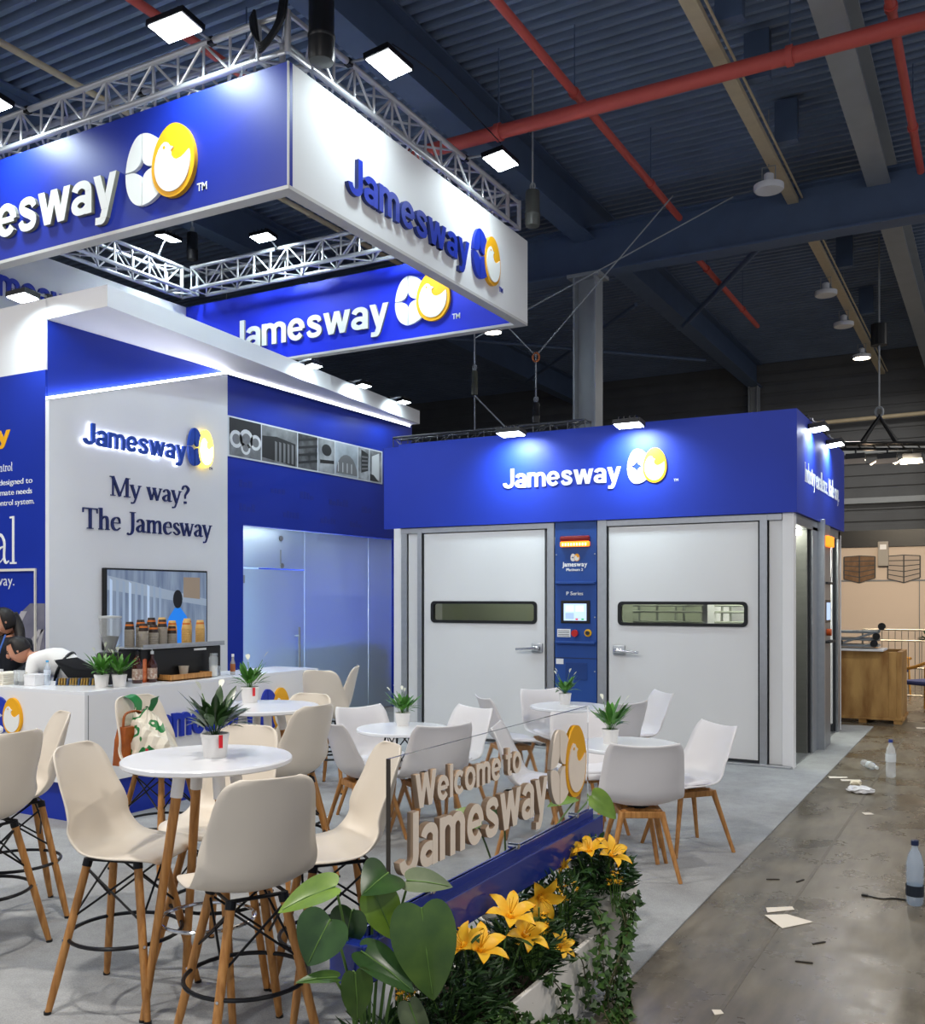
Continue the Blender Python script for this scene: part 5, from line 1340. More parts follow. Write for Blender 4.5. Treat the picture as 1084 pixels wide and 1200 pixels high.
mums('yellow chrysanthemum sprig behind the monstera stems', (-1.73, 2.66, .42), (.05, .05, .05), 26, 33)
mums('yellow chrysanthemum sprig below the blue beam', (-1.62, 3.80, .46), (.04, .08, .035), 20, 34)
IVY = mat('ivy_green', '#4a6a2c', .45, col2='#2c4a22', scale=30)
def ivy(label, vines, seed):
    rnd = random.Random(seed); p0 = Vector(vines[0][0])
    t = thing('ivy', label, 'plant', p0, 0, 'trailing ivy on the planters'); b = MB()
    for v in vines:
        P = catmull(v, 8)
        MB().tube(P, .0025, 5).build('vine', mat('vine_brown', '#4d4a2c', .6), t)
        for p in P:
            for _ in range(2): scatter_leaves(b, 1, p, (.02, .02, .02), .036, .04, rnd, -.3, 'ivy')
    o = b.build('leaves', IVY, t); o['kind'] = 'stuff'
    return t
ivy('thick curtain of ivy trailing from the round pot to the floor', [[(-1.52, 4.15+.04*k, .37), (-1.45, 4.08+.03*k, .30), (-1.42+.005*k, 4.02-.04*k, .18), (-1.40, 3.95-.05*k, .05), (-1.36+.02*k, 3.85-.06*k, .018)] for k in range(6)]+[[(-1.55, 3.95, .40), (-1.47, 3.9, .33), (-1.45, 3.82, .22), (-1.43, 3.8, .1)], [(-1.55, 3.88, .42), (-1.46, 3.82, .36), (-1.44, 3.75, .25), (-1.43, 3.7, .16)]], 41)
ivy('thin ivy strands over the white side of the planter box', [[(-1.55, 3.35, .27), (-1.48, 3.36, .27), (-1.465, 3.45, .17), (-1.47, 3.5, .06), (-1.44, 3.62, .02)], [(-1.55, 3.0, .27), (-1.48, 3.02, .28), (-1.47, 3.12, .20), (-1.47, 3.28, .14), (-1.47, 3.45, .10)], [(-1.55, 2.9, .27), (-1.47, 2.93, .28), (-1.465, 3.0, .18), (-1.465, 3.15, .10)], [(-1.55, 3.6, .28), (-1.47, 3.62, .27), (-1.46, 3.66, .15), (-1.45, 3.7, .04)]], 42)
ivy('ivy spilling over the near end of the planter box', [[(-1.55, 2.7+.1*k, .27), (-1.47, 2.7+.1*k, .29), (-1.455, 2.74+.1*k, .18), (-1.45, 2.8+.1*k, .08)] for k in range(4)], 43)

# ---- monstera
def heart_leaf(L, W, fold=.25, notch=True):
    half = [(0, 0), (.16, -.10), (.34, -.08), (.46, .06), (.50, .25), (.46, .45), (.36, .64), (.22, .82), (.08, .95), (0, 1.0)]
    mid = [(0, .0), (0, .04), (0, .1), (0, .18), (0, .28), (0, .42), (0, .6), (0, .78), (0, .93), (0, 1)]
    vs = []; fs = []
    def pt(x, y): return (x*W, y*L, abs(x)*W*fold-.28*L*y*y*.6)
    n = len(half)
    for (x, y) in mid: vs.append(pt(0, y))
    for s_ in (1, -1):
        b0 = len(vs)
        for i, (x, y) in enumerate(half):
            vs.append(pt(s_*x*.5, (y+mid[i][1])/2)); vs.append(pt(s_*x, y))
        for i in range(n-1):
            a, c = b0+2*i, b0+2*(i+1)
            f1 = (i, a, c, i+1); f2 = (a, a+1, c+1, c)
            if s_ < 0: f1, f2 = f1[::-1], f2[::-1]
            fs += [f1, f2]
    return vs, fs
mo = thing('monstera', 'large-leaved monstera plant in front of the blue beam', 'plant', (-1.70, 2.46, .24))
Rv = V(math.cos(math.radians(YAW)), math.sin(math.radians(YAW)), 0); Dv = V(-math.sin(math.radians(YAW)), math.cos(math.radians(YAW)), 0); Zv = V(0, 0, 1)
def mleaf(attach, tipdir, normal, L, W, m, stem=True):
    vs, fs = heart_leaf(L, W)
    y = Vector(tipdir).normalized(); z = Vector(normal); z = (z-y*z.dot(y)).normalized(); x = y.cross(z)
    A = Vector(attach)
    o = MB().add([A+x*v[0]+y*v[1]+z*v[2] for v in vs], fs).build('leaf', m, mo, smooth='full')
    md = o.modifiers.new('subdivision', 'SUBSURF'); md.levels = 1; md.render_levels = 1
    MB().tube([A+y*(L*.0)+z*.003, A+y*(L*.5)+z*(-.28*L*.25*.6+.003), A+y*L*.92+z*(-.28*L*.85*.6+.003)], .0035, 6, r1=.001).build('midrib', STEMG, o)
    b0 = V(-1.71, 2.46, .235)
    MB().tube(catmull([b0+V((A.x-b0.x)*.2, (A.y-b0.y)*.2, 0), b0.lerp(A, .5)+V(0, 0, .03)+Dv*.03, A-z*.012], 6), .006, 7, r1=.004).build('stem', STEMG, mo, smooth=True)
cv = lambda r_, z_, d_: Rv*r_+Zv*z_+Dv*d_
UNDER = mat('leaf_underside', '#74805e', .5, col2='#566548', scale=9)
mleaf((-1.55, 2.53, .765), cv(.12, -.95, -.25), cv(-.1, .2, -1), .275, .21, LEAFM)
mleaf((-1.73, 2.31, .765), cv(-.45, -.75, -.3), cv(-.3, .4, -1), .145, .175, LEAFD)
mleaf((-1.78, 2.40, .83), cv(-.9, -.25, -.1), cv(0, .9, -.45), .19, .13, LEAFL)
mleaf((-1.72, 2.52, .79), cv(.45, -.85, -.2), cv(.3, .3, -1), .16, .13, LEAFL)
mleaf((-1.66, 2.62, .81), cv(.85, .05, -.3), cv(-.1, .8, -.7), .15, .095, UNDER)
mleaf((-1.72, 2.60, .83), cv(-.3, .0, -.9), cv(.3, .7, -.6), .17, .15, LEAFD)
mleaf((-1.68, 2.36, .60), cv(.1, -1, .0), cv(.45, .2, -1), .155, .105, LEAFM)
mleaf((-1.70, 2.42, .64), cv(.85, -.45, -.2), cv(.3, .8, -.6), .20, .12, LEAFD)
mleaf((-1.60, 2.54, .46), cv(.35, -.85, -.3), cv(-.5, .4, -.8), .16, .10, UNDER)
mleaf((-1.76, 2.46, .745), cv(-.2, -.85, .1), cv(-.2, .3, -1), .13, .13, LEAFD)
mleaf((-1.70, 2.30, .60), cv(-.95, .1, -.2), cv(0, .95, -.3), .12, .06, LEAFM)
# monstera leaves hanging beyond the far end of the beam
mp = thing('monstera', 'monstera with leaves showing behind the acrylic sign and beam end', 'plant', (-1.95, 4.15, FZ))
mo = mp
MB().lathe([(.09, 0), (.10, .01), (.12, .2), (.125, .22), (.115, .22), (.11, .18)], (-2.02, 4.05, FZ), 24, cap1=False).build('pot', PLW, mp, smooth=True)
MB().lathe([(.001, .17), (.11, .17)], (-2.02, 4.05, FZ), 16).build('soil', SOIL, mp)
def mleaf2(attach, tipdir, normal, L, W, m):
    vs, fs = heart_leaf(L, W); y = Vector(tipdir).normalized(); z = Vector(normal); z = (z-y*z.dot(y)).normalized(); x = y.cross(z); A = Vector(attach)
    o = MB().add([A+x*v[0]+y*v[1]+z*v[2] for v in vs], fs).build('leaf', m, mp, smooth='full')
    md = o.modifiers.new('subdivision', 'SUBSURF'); md.levels = 1; md.render_levels = 1
    b0 = V(-2.02, 4.05, .17)
    MB().tube(catmull([b0, b0.lerp(A, .5)+V(0, 0, .06), A-z*.01], 6), .006, 7, r1=.004).build('stem', STEMG, mp, smooth=True)
mleaf2((-1.83, 4.66, .70), cv(.75, -.6, -.2), cv(.1, .6, -.8), .17, .13, LEAFL)
mleaf2((-1.88, 4.55, .70), cv(-.9, -.1, -.2), cv(0, .9, -.4), .15, .09, LEAFL)
mleaf2((-2.02, 3.75, .74), cv(-.9, -.2, -.2), cv(0, .9, -.5), .20, .16, LEAFL)
mleaf2((-1.98, 3.95, .74), cv(-.8, -.1, -.2), cv(0, .9, -.5), .13, .10, LEAFD)

# ================================================================ THINGS ON THE COFFEE COUNTER
CT = 1.01
GLS = mat('clear_glass', '#f2f5f5', .05, trans=1, ior=1.2)
em = thing('espresso_machine', 'long black espresso machine with cups stacked on top', 'coffee machine', (-6.38, 6.1, CT))
MB().box((-6.50, 5.70, CT+.03), (-6.22, 6.64, 1.285), .012).build('body', BLK, em)
MB().box((-6.515, 5.68, 1.285), (-6.19, 6.66, 1.30), .004).build('cup_tray', ALU, em)
MB().box((-6.19, 5.69, 1.30), (-6.185, 6.65, 1.325)).build('tray_rail', ALU, em)
MB().box((-6.60, 5.8, CT+.03), (-6.50, 6.55, CT+.07), .006).build('drip_tray', ALU, em)
for y in (5.93, 6.18): 
    MB().cyl((-6.54, y, 1.19), (-6.54, y, 1.25), .035, n=16).build('group_head', CHROME, em, smooth=True)
    MB().cyl((-6.54, y, 1.19), (-6.68, y, 1.18), .012, n=8).build('portafilter', BLK, em)
for x in (-6.47, -6.25):
    for y in (5.76, 6.58): MB().cyl((x, y, CT), (x, y, CT+.03), .02, n=10).build('foot', BLK, em)
MB().box((-6.219, 6.30, 1.25), (-6.216, 6.45, 1.268)).build('badge', LETW, em)
CUPB = mat('cup_grey', '#a79f92', .6, var=.1, scale=30); CUPK = mat('cup_kraft', '#d9b06a', .55, var=.08); CUPD = mat('cup_dark', '#2a1c14', .5); CUPO = mat('cup_emblem', '#c86a20', .5)
def cup_stack(x, y, h, top, label):
    y += .08; t = thing('paper_cup_stack', label, 'cups', (x, y, 1.30), 0, 'stacks of paper cups on the espresso machine')
    prof = []; z = 0; r = .041
    while z < h-.06: prof += [(r, z), (r+.002, z+.002), (r+.002, z+.008), (r-.001, z+.010), (r-.001, z+.014)]; z += .015
    MB().lathe(prof, (x, y, 1.30), 20).build('stacked_rims', CUPB if top is CUPD else CUPK, t, smooth=True)
    MB().lathe([(.0405, z), (.030, z+.062), (.029, z+.064), (.0, z+.064)], (x, y, 1.30), 20, cap1=False).build('top_cup', top, t, smooth=True)
    a = math.radians(-25)
    MB().lathe([(.0362, z+.028), (.0338, z+.043)], (x, y, 1.3005), 20, False, False).build('emblem_band', CUPO, t)
    return t
for k, (x, y, h, tp, lb) in enumerate(((-6.40, 5.66, .20, CUPD, 'dark topped cup stack first from the grinder'), (-6.30, 5.72, .19, CUPD, 'dark topped cup stack second from the grinder'), (-6.40, 5.78, .22, CUPD, 'dark topped cup stack third from the grinder'),
        (-6.30, 5.83, .17, CUPD, 'short dark topped cup stack in the front row'), (-6.40, 5.90, .23, CUPD, 'tallest dark topped cup stack mid machine'), (-6.30, 5.93, .22, CUPD, 'dark topped cup stack beside the tallest one'), (-6.30, 6.04, .16, CUPD, 'shortest dark topped cup stack before the kraft ones'),
        (-6.41, 6.03, .23, CUPK, 'first kraft cup stack behind the shortest dark one'), (-6.40, 6.14, .21, CUPK, 'second kraft coloured cup stack'), (-6.31, 6.22, .20, CUPK, 'third kraft coloured cup stack'), (-6.40, 6.32, .22, CUPK, 'fourth kraft coloured cup stack'), (-6.32, 6.40, .20, CUPK, 'kraft cup stack at the right end of the machine'))):
    cup_stack(x, y, h, tp, lb)
g = thing('coffee_grinder', 'coffee grinder with a clear bean hopper beside the espresso machine', 'grinder', (-6.38, 5.52, CT))
MB().box((-6.46, 5.44, CT), (-6.30, 5.60, 1.27), .02).build('body', BLK, g)
MB().lathe([(.035, 1.27), (.04, 1.30), (.085, 1.44), (.09, 1.55)], (-6.38, 5.52, 0), 24, cap0=False, cap1=False).build('hopper', mat('hopper_smoke', '#cfd2d2', .1, alpha=.35), g, smooth=True)
MB().lathe([(.034, 1.275), (.039, 1.30), (.07, 1.40), (.001, 1.405)], (-6.38, 5.52, 0), 24, cap1=False).build('beans', mat('beans', '#1d120b', .6, bump=.5, bscale=120), g)
MB().lathe([(.092, 1.55), (.092, 1.565), (.02, 1.57)], (-6.38, 5.52, 0), 24).build('lid', mat('lid_grey', '#b7babb', .4), g, smooth=True)
def syrup(x, y, label, cap):
    t = thing('syrup_bottle', label, 'bottle', (x, y, CT), 0, 'dark syrup bottles on the counter')
    MB().lathe([(0.04, 0), (0.042, .004), (0.042, .14), (0.035, .165), (.014, .20), (.013, .235)], (x, y, CT), 20).build('bottle', mat('syrup_brown', '#3a1610', .12, coat=.5), t, smooth=True)
    MB().lathe([(0.0425, .03), (0.0425, .12)], (x, y, CT), 20, False, False).build('paper_label', mat('label_paper', '#d8cfc0', .6, col2='#8a5a44', scale=40), t)
    MB().lathe([(.015, .235), (.015, .26), (.004, .262), (.004, .285)], (x, y, CT), 14).build('cap', cap, t, smooth=True)
syrup(-6.22, 5.66, 'left syrup bottle with a black cap', BLK)
syrup(-6.20, 5.80, 'right syrup bottle with a pale pump cap', mat('cap_pale', '#c9cfd2', .4))
t = thing('fruit_bag', 'bag of orange fruit slices behind the syrup bottles', 'food bag', (-6.27, 5.74, CT))
MB().lathe([(.05, 0), (.055, .02), (.055, .19), (.04, .22), (.02, .235)], (-6.27, 5.74, CT), 14).build('bag', mat('fruit_orange', '#c8562a', .3, col2='#e08a5a', scale=30), t, smooth=True)
t = thing('wooden_tray', 'wooden tray on the coffee counter below the machine', 'tray', (-6.17, 6.12, CT))
MB().box((-6.25, 5.90, CT), (-6.08, 6.38, CT+.012)).build('base', BEECH, t)
for a, b2 in (((-6.25, 5.90, CT), (-6.24, 6.38, CT+.055)), ((-6.09, 5.90, CT), (-6.08, 6.38, CT+.055)), ((-6.24, 5.90, CT), (-6.09, 5.91, CT+.055)), ((-6.24, 6.37, CT), (-6.09, 6.38, CT+.055))): MB().box(a, b2, .002).build('side', BEECH, t)
t = thing('paper_cup', 'single paper cup standing in the wooden tray', 'cup', (-6.17, 6.13, CT+.012))
MB().lathe([(.03, 0), (.043, .10), (.045, .10), (.045, .105), (.042, .105)], (-6.17, 6.13, CT+.012), 20, cap1=False).build('cup', mat('cup_pale', '#b9b09f', .6), t, smooth=True)
def jar(x, y, r, h, label, fill):
    t = thing('glass_jar', label, 'jar', (x, y, CT), 0, 'glass jars on the counter')
    MB().lathe([(r*.95, 0), (r, .01), (r, h*.8), (r*.85, h*.88), (r*.85, h*.92)], (x, y, CT), 20, cap1=False).build('glass', mat('jar_glass', '#dfe6e8', .08, alpha=.35), t, smooth=True)
    MB().lathe([(r*.9, .008), (r*.92, h*.45), (.001, h*.47)], (x, y, CT), 16).build('contents', fill, t, smooth=True)
    MB().lathe([(r*.9, h*.9), (r*.9, h), (.01, h)], (x, y, CT), 20).build('lid', mat('lid_steel', '#b9bec0', .25, metal=.7), t, smooth=True)
jar(-6.28, 6.42, .055, .20, 'wide glass jar at the end of the wooden tray', mat('jar_fill', '#8a6a4a', .7))
jar(-6.14, 6.46, .04, .21, 'tall clip glass jar right of the tray', mat('sugar', '#e4e2da', .7))
jar(-6.2, 6.58, .025, .09, 'small dark jar beside the clip jar', mat('jar_fill_dark', '#3a3c44', .5))
t = thing('small_bottle', 'slim bottle with an orange label at the counter end', 'bottle', (-6.15, 6.72, CT))
MB().lathe([(.022, 0), (.024, .004), (.024, .10), (.012, .14), (.012, .17)], (-6.15, 6.72, CT), 16).build('bottle', mat('bottle_clear', '#c9c3b8', .1, alpha=.5), t, smooth=True)
MB().lathe([(.0245, .03), (.0245, .10)], (-6.15, 6.72, CT), 16, False, False).build('paper_label', mat('label_orange', '#9a5a34', .6), t)
MB().lathe([(.013, .165), (.013, .19)], (-6.15, 6.72, CT), 12).build('cap', PWHITE, t)
# left part of the counter
def pet_bottle(loc, h, label, tint='#cfe0f0', cap='#2a62c8', lab='#3f74c8', lying=None, group='plastic water bottles', lz=(.10, .148)):
    t = thing('water_bottle', label, 'bottle', loc, 0, group); k = h/.24
    m = mat('pet_'+tint, tint, .08, alpha=.38, spec=.8)
    B = MB().lathe([(r*k, z*k) for r, z in ((.001, .004), (.024, 0), (.030, .008), (.031, .05), (.029, .075), (.031, .10), (.031, .15), (.024, .185), (.012, .21), (.011, .225))], (0, 0, 0), 20, cap0=False).build('bottle', m, t, smooth=True, world=False)
    MB().lathe([(.0135*k, .222*k), (.0135*k, .24*k), (.001, .241*k)], (0, 0, 0), 14).build('cap', mat('cap'+cap, cap, .4), t, smooth=True, world=False)
    MB().lathe([(.0318*k, lz[0]*k), (.0318*k, lz[1]*k)], (0, 0, 0), 20, False, False).build('label_wrap', mat('wrap'+lab, lab, .4), t, world=False)
    if lying is not None:
        t.rotation_euler = (PI/2, 0, lying); t.location = (loc[0], loc[1], loc[2]+.031*k)
    return t
pet_bottle((-6.73, 5.19, CT), .20, 'small water bottle with a light blue cap on the counter', '#dbe8f5', '#4aa8e0', '#d5dfec')
for x, lb in ((-6.90, 'glass with cola dregs on the counter'), (-6.955, 'empty glass left of the cola glass')):
    t = thing('drinking_glass', lb, 'glass', (x, 5.08, CT), 0, 'glasses on the counter')
    MB().lathe([(.022, 0), (.024, .003), (.029, .12)], (x, 5.08, CT), 18, cap1=False).build('glass', mat('jar_glass', '#dfe6e8', .08, alpha=.35), t, smooth=True)
    if 'cola' in lb: MB().lathe([(.021, .004), (.0235, .03), (.001, .031)], (x, 5.08, CT), 16).build('drink', mat('cola', '#2a0f0a', .2), t)
t = thing('white_box', 'plain white cardboard box on the counter', 'box', (-6.80, 5.14, CT))
MB().box((-6.87, 5.08, CT), (-6.74, 5.2, CT+.085), .004).build('carton', PWHITE, t); MB().box((-6.872, 5.078, CT+.07), (-6.738, 5.202, CT+.09), .003).build('lid', PWHITE, t)
t = thing('paper_pile', 'pile of white papers at the left end of the counter', 'papers', (-7.1, 5.1, CT))
for k in range(6): MB().box((-7.25+.008*(k % 3), 5.0, CT+.016*k), (-7.02+.006*(k % 2), 5.22, CT+.014+.016*k), .002).build('sheet_bundle', mat('paper_cream', '#ece6d6', .7), t)
t = thing('packet_rack', 'clear rack of yellow sugar packets on the counter', 'rack', (-6.48, 5.26, CT))
th = math.atan2(.153, .275)
for k in range(14):
    x = -6.61+.0196*k; y = 5.19+.0109*k
    o = MB().box((-.003, -.03, 0), (.003, .03, .055)).build('sugar_packet', mat('packet_yellow', '#c9a24a', .5, col2='#8a6a2c', scale=50) if k % 4 else mat('packet_blue', '#4a5f8a', .5), t, world=False)
    o.location = (x+6.48, y-5.26, .006); o.rotation_euler = (0, .12, th)
MB().box((-.16, -.035, 0), (.16, .035, .006)).build('base', mat('jar_glass', '#dfe6e8', .08, alpha=.35), t, world=False).rotation_euler = (0, 0, th)
# shopping bag and brown bag on the stool by the counter
sp_ = V(-4.70, 4.42, .66)
t = thing('shopping_bag', 'white plastic shopping bag with green print on a stool', 'bag', sp_)
rnd = random.Random(5); vs = []; fs = []; NN = 26
LV = ((.10, 0), (.16, .02), (.185, .07), (.18, .12), (.165, .17), (.14, .21), (.115, .25), (.09, .28), (.07, .31), (.055, .335))
for l, (r, z) in enumerate(LV):
    for i in range(NN):
        a = 2*PI*i/NN; rr = r*(1+.10*math.sin(2*a+1+l*.35)+.07*math.sin(5*a-l*.9)+(.09 if (i+l) % 2 else -.07)*rnd.uniform(.3, 1))
        vs.append((rr*math.cos(a)*1.05-.32*z, rr*math.sin(a)*.72, z+.022*math.sin(3*a+l)))
for l in range(len(LV)-1):
    for i in range(NN): fs.append((l*NN+i, l*NN+(i+1) % NN, (l+1)*NN+(i+1) % NN, (l+1)*NN+i))
fs.append(tuple(range(NN-1, -1, -1)))
BAGM = bpy.data.materials.new('bag_print'); BAGM.use_nodes = True
N_ = BAGM.node_tree.nodes; L_ = BAGM.node_tree.links; tc_ = N_.new('ShaderNodeTexCoord'); vz = N_.new('ShaderNodeTexNoise'); vz.inputs['Scale'].default_value = 9; vz.inputs['Detail'].default_value = 1
L_.new(tc_.outputs['Object'], vz.inputs['Vector']); rp_ = N_.new('ShaderNodeValToRGB'); rp_.color_ramp.interpolation = 'CONSTANT'
rp_.color_ramp.elements[0].color = (*lin('#e3dccb'), 1); rp_.color_ramp.elements[1].position = .54; rp_.color_ramp.elements[1].color = (*lin('#1d7a3c'), 1)
e3 = rp_.color_ramp.elements.new(.63); e3.color = (*lin('#e3dccb'), 1)
L_.new(vz.outputs['Fac'], rp_.inputs[0]); L_.new(rp_.outputs[0], N_['Principled BSDF'].inputs['Base Color']); N_['Principled BSDF'].inputs['Roughness'].default_value = .35
MB().add(vs, fs).build('bag_body', BAGM, t, world=False)
for sx in (-1, 1):
    P = catmull([(sx*.05-.10, 0, .32), (sx*.07-.10, .02, .37), (sx*.10-.10, 0, .41), (sx*.13-.10, -.02, .415)], 4)
    b = MB()
    b.add([V(*p)+V(0, -.035, 0) for p in P]+[V(*p)+V(0, .03, .012) for p in P]+[V(*p)+V(0, -.03, .004) for p in P]+[V(*p)+V(0, .03, .016) for p in P],
          [(i, i+1, len(P)+i+1, len(P)+i) for i in range(len(P)-1)]+[(2*len(P)+i, 3*len(P)+i, 3*len(P)+i+1, 2*len(P)+i+1) for i in range(len(P)-1)])
    b.build('bag_handle', mat('bag_green', '#1d7a3c', .4), t, smooth='full', world=False)
MB().prism([(-.03, .06), (.03, .06), (.03, .075), (-.01, .075), (-.01, .12), (-.03, .12)], (.10, -.135, 0), (.9, .2, 0), (0, 0, 1), (.2, -.97, 0), .0, .006).build('red_mark', mat('mark_red', '#c8283c', .4), t, world=False)
t = thing('leather_bag', 'brown leather bag leaning on the stool back by the counter', 'bag', (-4.83, 4.36, .66))
vs = [(x, y, z) for z, k in ((0, 1), (.16, .9), (.24, .75)) for x, y in ((-.05*k, -.12*k), (.05*k, -.12*k), (.05*k, .12*k), (-.05*k, .12*k))]
MB().add(vs, [(0, 1, 5, 4), (1, 2, 6, 5), (2, 3, 7, 6), (3, 0, 4, 7), (4, 5, 9, 8), (5, 6, 10, 9), (6, 7, 11, 10), (7, 4, 8, 11), (8, 9, 10, 11), (3, 2, 1, 0)]).build('bag_body', mat('leather_brown', '#a85a20', .45, col2='#8a4416', scale=12), t, world=False)
MB().tube(catmull([(0, -.08, .22), (0, -.06, .32), (0, .06, .32), (0, .08, .22)], 5), .008, 6).build('strap', mat('leather_brown', '#a85a20', .45), t, world=False)

# ================================================================ PEOPLE BEHIND THE COUNTER
def skin(name, verts, edges, radii, m, parent, root=0):
    me = bpy.data.meshes.new(name); me.from_pydata([tuple(v) for v in verts], edges, []); me.update(); me.materials.append(m)
    o = bpy.data.objects.new(name, me); COL.objects.link(o); o.parent = parent
    md = o.modifiers.new('skin', 'SKIN'); md.use_smooth_shade = True
    sv = me.skin_vertices[0].data
    for i, r in enumerate(radii): sv[i].radius = (r, r) if not isinstance(r, tuple) else r
    for s_ in sv: s_.use_root = False
    sv[root].use_root = True
    s2 = o.modifiers.new('subdivision', 'SUBSURF'); s2.levels = 1; s2.render_levels = 1
    return o
SKINM = mat('skin', '#c48a6c', .5); HAIRM = mat('hair_dark', '#17110e', .5, var=.2, scale=40, stretch=(30, 30, 2))
def head_parts(par, c, fwd, R=.098):
    """face and hair around head centre c, looking along fwd"""
    f = Vector(fwd).normalized(); s_ = V(-f.y, f.x, 0).normalized(); u = f.cross(s_)*-1
    if u.z < 0 and abs(f.z) < .9: u = -u
    B = Matrix((s_, f, u)).transposed()
    bm = bmesh.new(); bmesh.ops.create_uvsphere(bm, u_segments=20, v_segments=14, radius=1)
    for v in bm.verts:
        x, y, z = v.co; y2 = y*(1.02 if y < 0 else .98); k = 1-.22*max(0, -z-.1)
        v.co = c+B@V(x*R*.78*k, y2*R*.98*k, z*R*1.22)
    o = MB().bm(bm).build('head', SKINM, par, smooth='full')
    def blob(nm, p, r, m):
        bm = bmesh.new(); bmesh.ops.create_uvsphere(bm, u_segments=8, v_segments=6, radius=1)
        for v in bm.verts: v.co = c+B@V(p[0]+v.co.x*r[0], p[1]+v.co.y*r[1], p[2]+v.co.z*r[2])
        MB().bm(bm).build(nm, m, o, smooth='full')
    blob('nose', (0, R*1.0, -R*.1), (.014, .018, .024), SKINM)
    for q in (-1, 1):
        blob('ear', (q*R*.8, -.005, 0), (.01, .02, .03), SKINM); blob('eye', (q*R*.33, R*.87, R*.12), (.014, .008, .007), mat('eye_dark', '#1a1412', .3))
        blob('eyebrow', (q*R*.34, R*.86, R*.32), (.02, .008, .005), HAIRM)
    blob('mouth', (0, R*.86, -R*.52), (.022, .008, .006), mat('lips', '#9a4a44', .5))
    return o, B
def hair_cap(par, c, B, R, long):
    bm = bmesh.new(); bmesh.ops.create_uvsphere(bm, u_segments=20, v_segments=14, radius=1)
    dl = [v for v in bm.verts if (v.co.y > .35 and v.co.z < .45) or (not long and v.co.z < -.35) or v.co.z < -.75]
    bmesh.ops.delete(bm, geom=dl, context='VERTS')
    for v in bm.verts:
        v.co = c+B@V(v.co.x*R*.90, v.co.y*R*1.1-.006, v.co.z*R*1.32+.006)
    o = MB().bm(bm).build('hair', HAIRM, par, smooth='full')
    md = o.modifiers.new('thickness', 'SOLIDIFY'); md.thickness = .012
    return o
# standing woman
pw = thing('person', 'person with long dark hair, navy jacket and lanyard behind the counter', 'person', (-8.05, 5.80, 0))
fw = (-Rv*.75-Dv*.45+V(0, 0, -.28)).normalized()
pc = V(-8.05, 5.80, 0)
def pv(r_, d_, z_): return Rv*r_+Dv*d_+V(0, 0, z_)
bv = [pv(0, 0, .92), pv(0, 0, 1.05), pv(0, 0, 1.2), pv(0, 0, 1.30), pv(-.01, -.01, 1.37), pv(-.03, -.03, 1.44),
      pv(.15, .03, 1.29), pv(.20, -.02, 1.08), pv(.10, -.18, .98), pv(.02, -.22, .98), pv(-.15, -.03, 1.29), pv(-.21, -.06, 1.08), pv(-.12, -.2, .98),
      pv(.09, 0, .86), pv(.09, 0, .48), pv(.09, 0, .08), pv(.09, -.12, .04), pv(-.09, 0, .86), pv(-.09, 0, .48), pv(-.09, 0, .08), pv(-.09, -.12, .04)]
be = [(0, 1), (1, 2), (2, 3), (3, 4), (4, 5), (3, 6), (6, 7), (7, 8), (8, 9), (3, 10), (10, 11), (11, 12), (0, 13), (13, 14), (14, 15), (15, 16), (0, 17), (17, 18), (18, 19), (19, 20)]
br = [.12, .10, .115, .09, .05, .05, .055, .042, .032, .028, .055, .042, .032, .085, .055, .04, .035, .085, .055, .04, .035]
skin('body', bv, be, [r if i in (4, 5, 8, 9, 12, 16, 20) else r*.72 for i, r in enumerate(br)], SKINM, pw)
NAVY = mat('jacket_navy', '#12151f', .7)
skin('jacket', bv[:13], be[:12], [r*1.14+.004 if i != 4 and i != 5 and i not in (9, 12) else .02 if i in (4, 5) else .03 for i, r in enumerate(br[:13])], NAVY, pw)
skin('trousers', [bv[0]]+bv[13:16]+bv[17:20], [(0, 1), (1, 2), (2, 3), (0, 4), (4, 5), (5, 6)], [.135, .1, .068, .055, .1, .068, .055], NAVY, pw)
hc = pc+pv(-.035, -.03, 1.495)
hd, HB = head_parts(pw, hc, fw); hr = hair_cap(pw, hc, HB, .098, True)
MB().tube(catmull([hc+Rv*.04+Dv*.06+V(0, 0, .06), hc+Rv*.11+Dv*.05+V(0, 0, -.06), hc+Rv*.15+Dv*.0+V(0, 0, -.18), hc+Rv*.17-Dv*.06+V(0, 0, -.28)], 6), .06, 10, r1=.035).build('long_hair', HAIRM, pw, smooth='full')
MB().tube(catmull([hc+pv(.05, -.08, -.12), hc+pv(.03, -.14, -.25), hc+pv(0, -.16, -.38), hc+pv(-.03, -.14, -.25), hc+pv(-.06, -.08, -.13)], 6), .008, 6).build('lanyard', mat('lanyard_blue', '#3a66b8', .5), pw)
MB().box(pc+pv(0, -.165, 1.02)-V(.03, .003, .045), pc+pv(0, -.165, 1.02)+V(.03, .003, .045)).build('badge', PWHITE, pw)
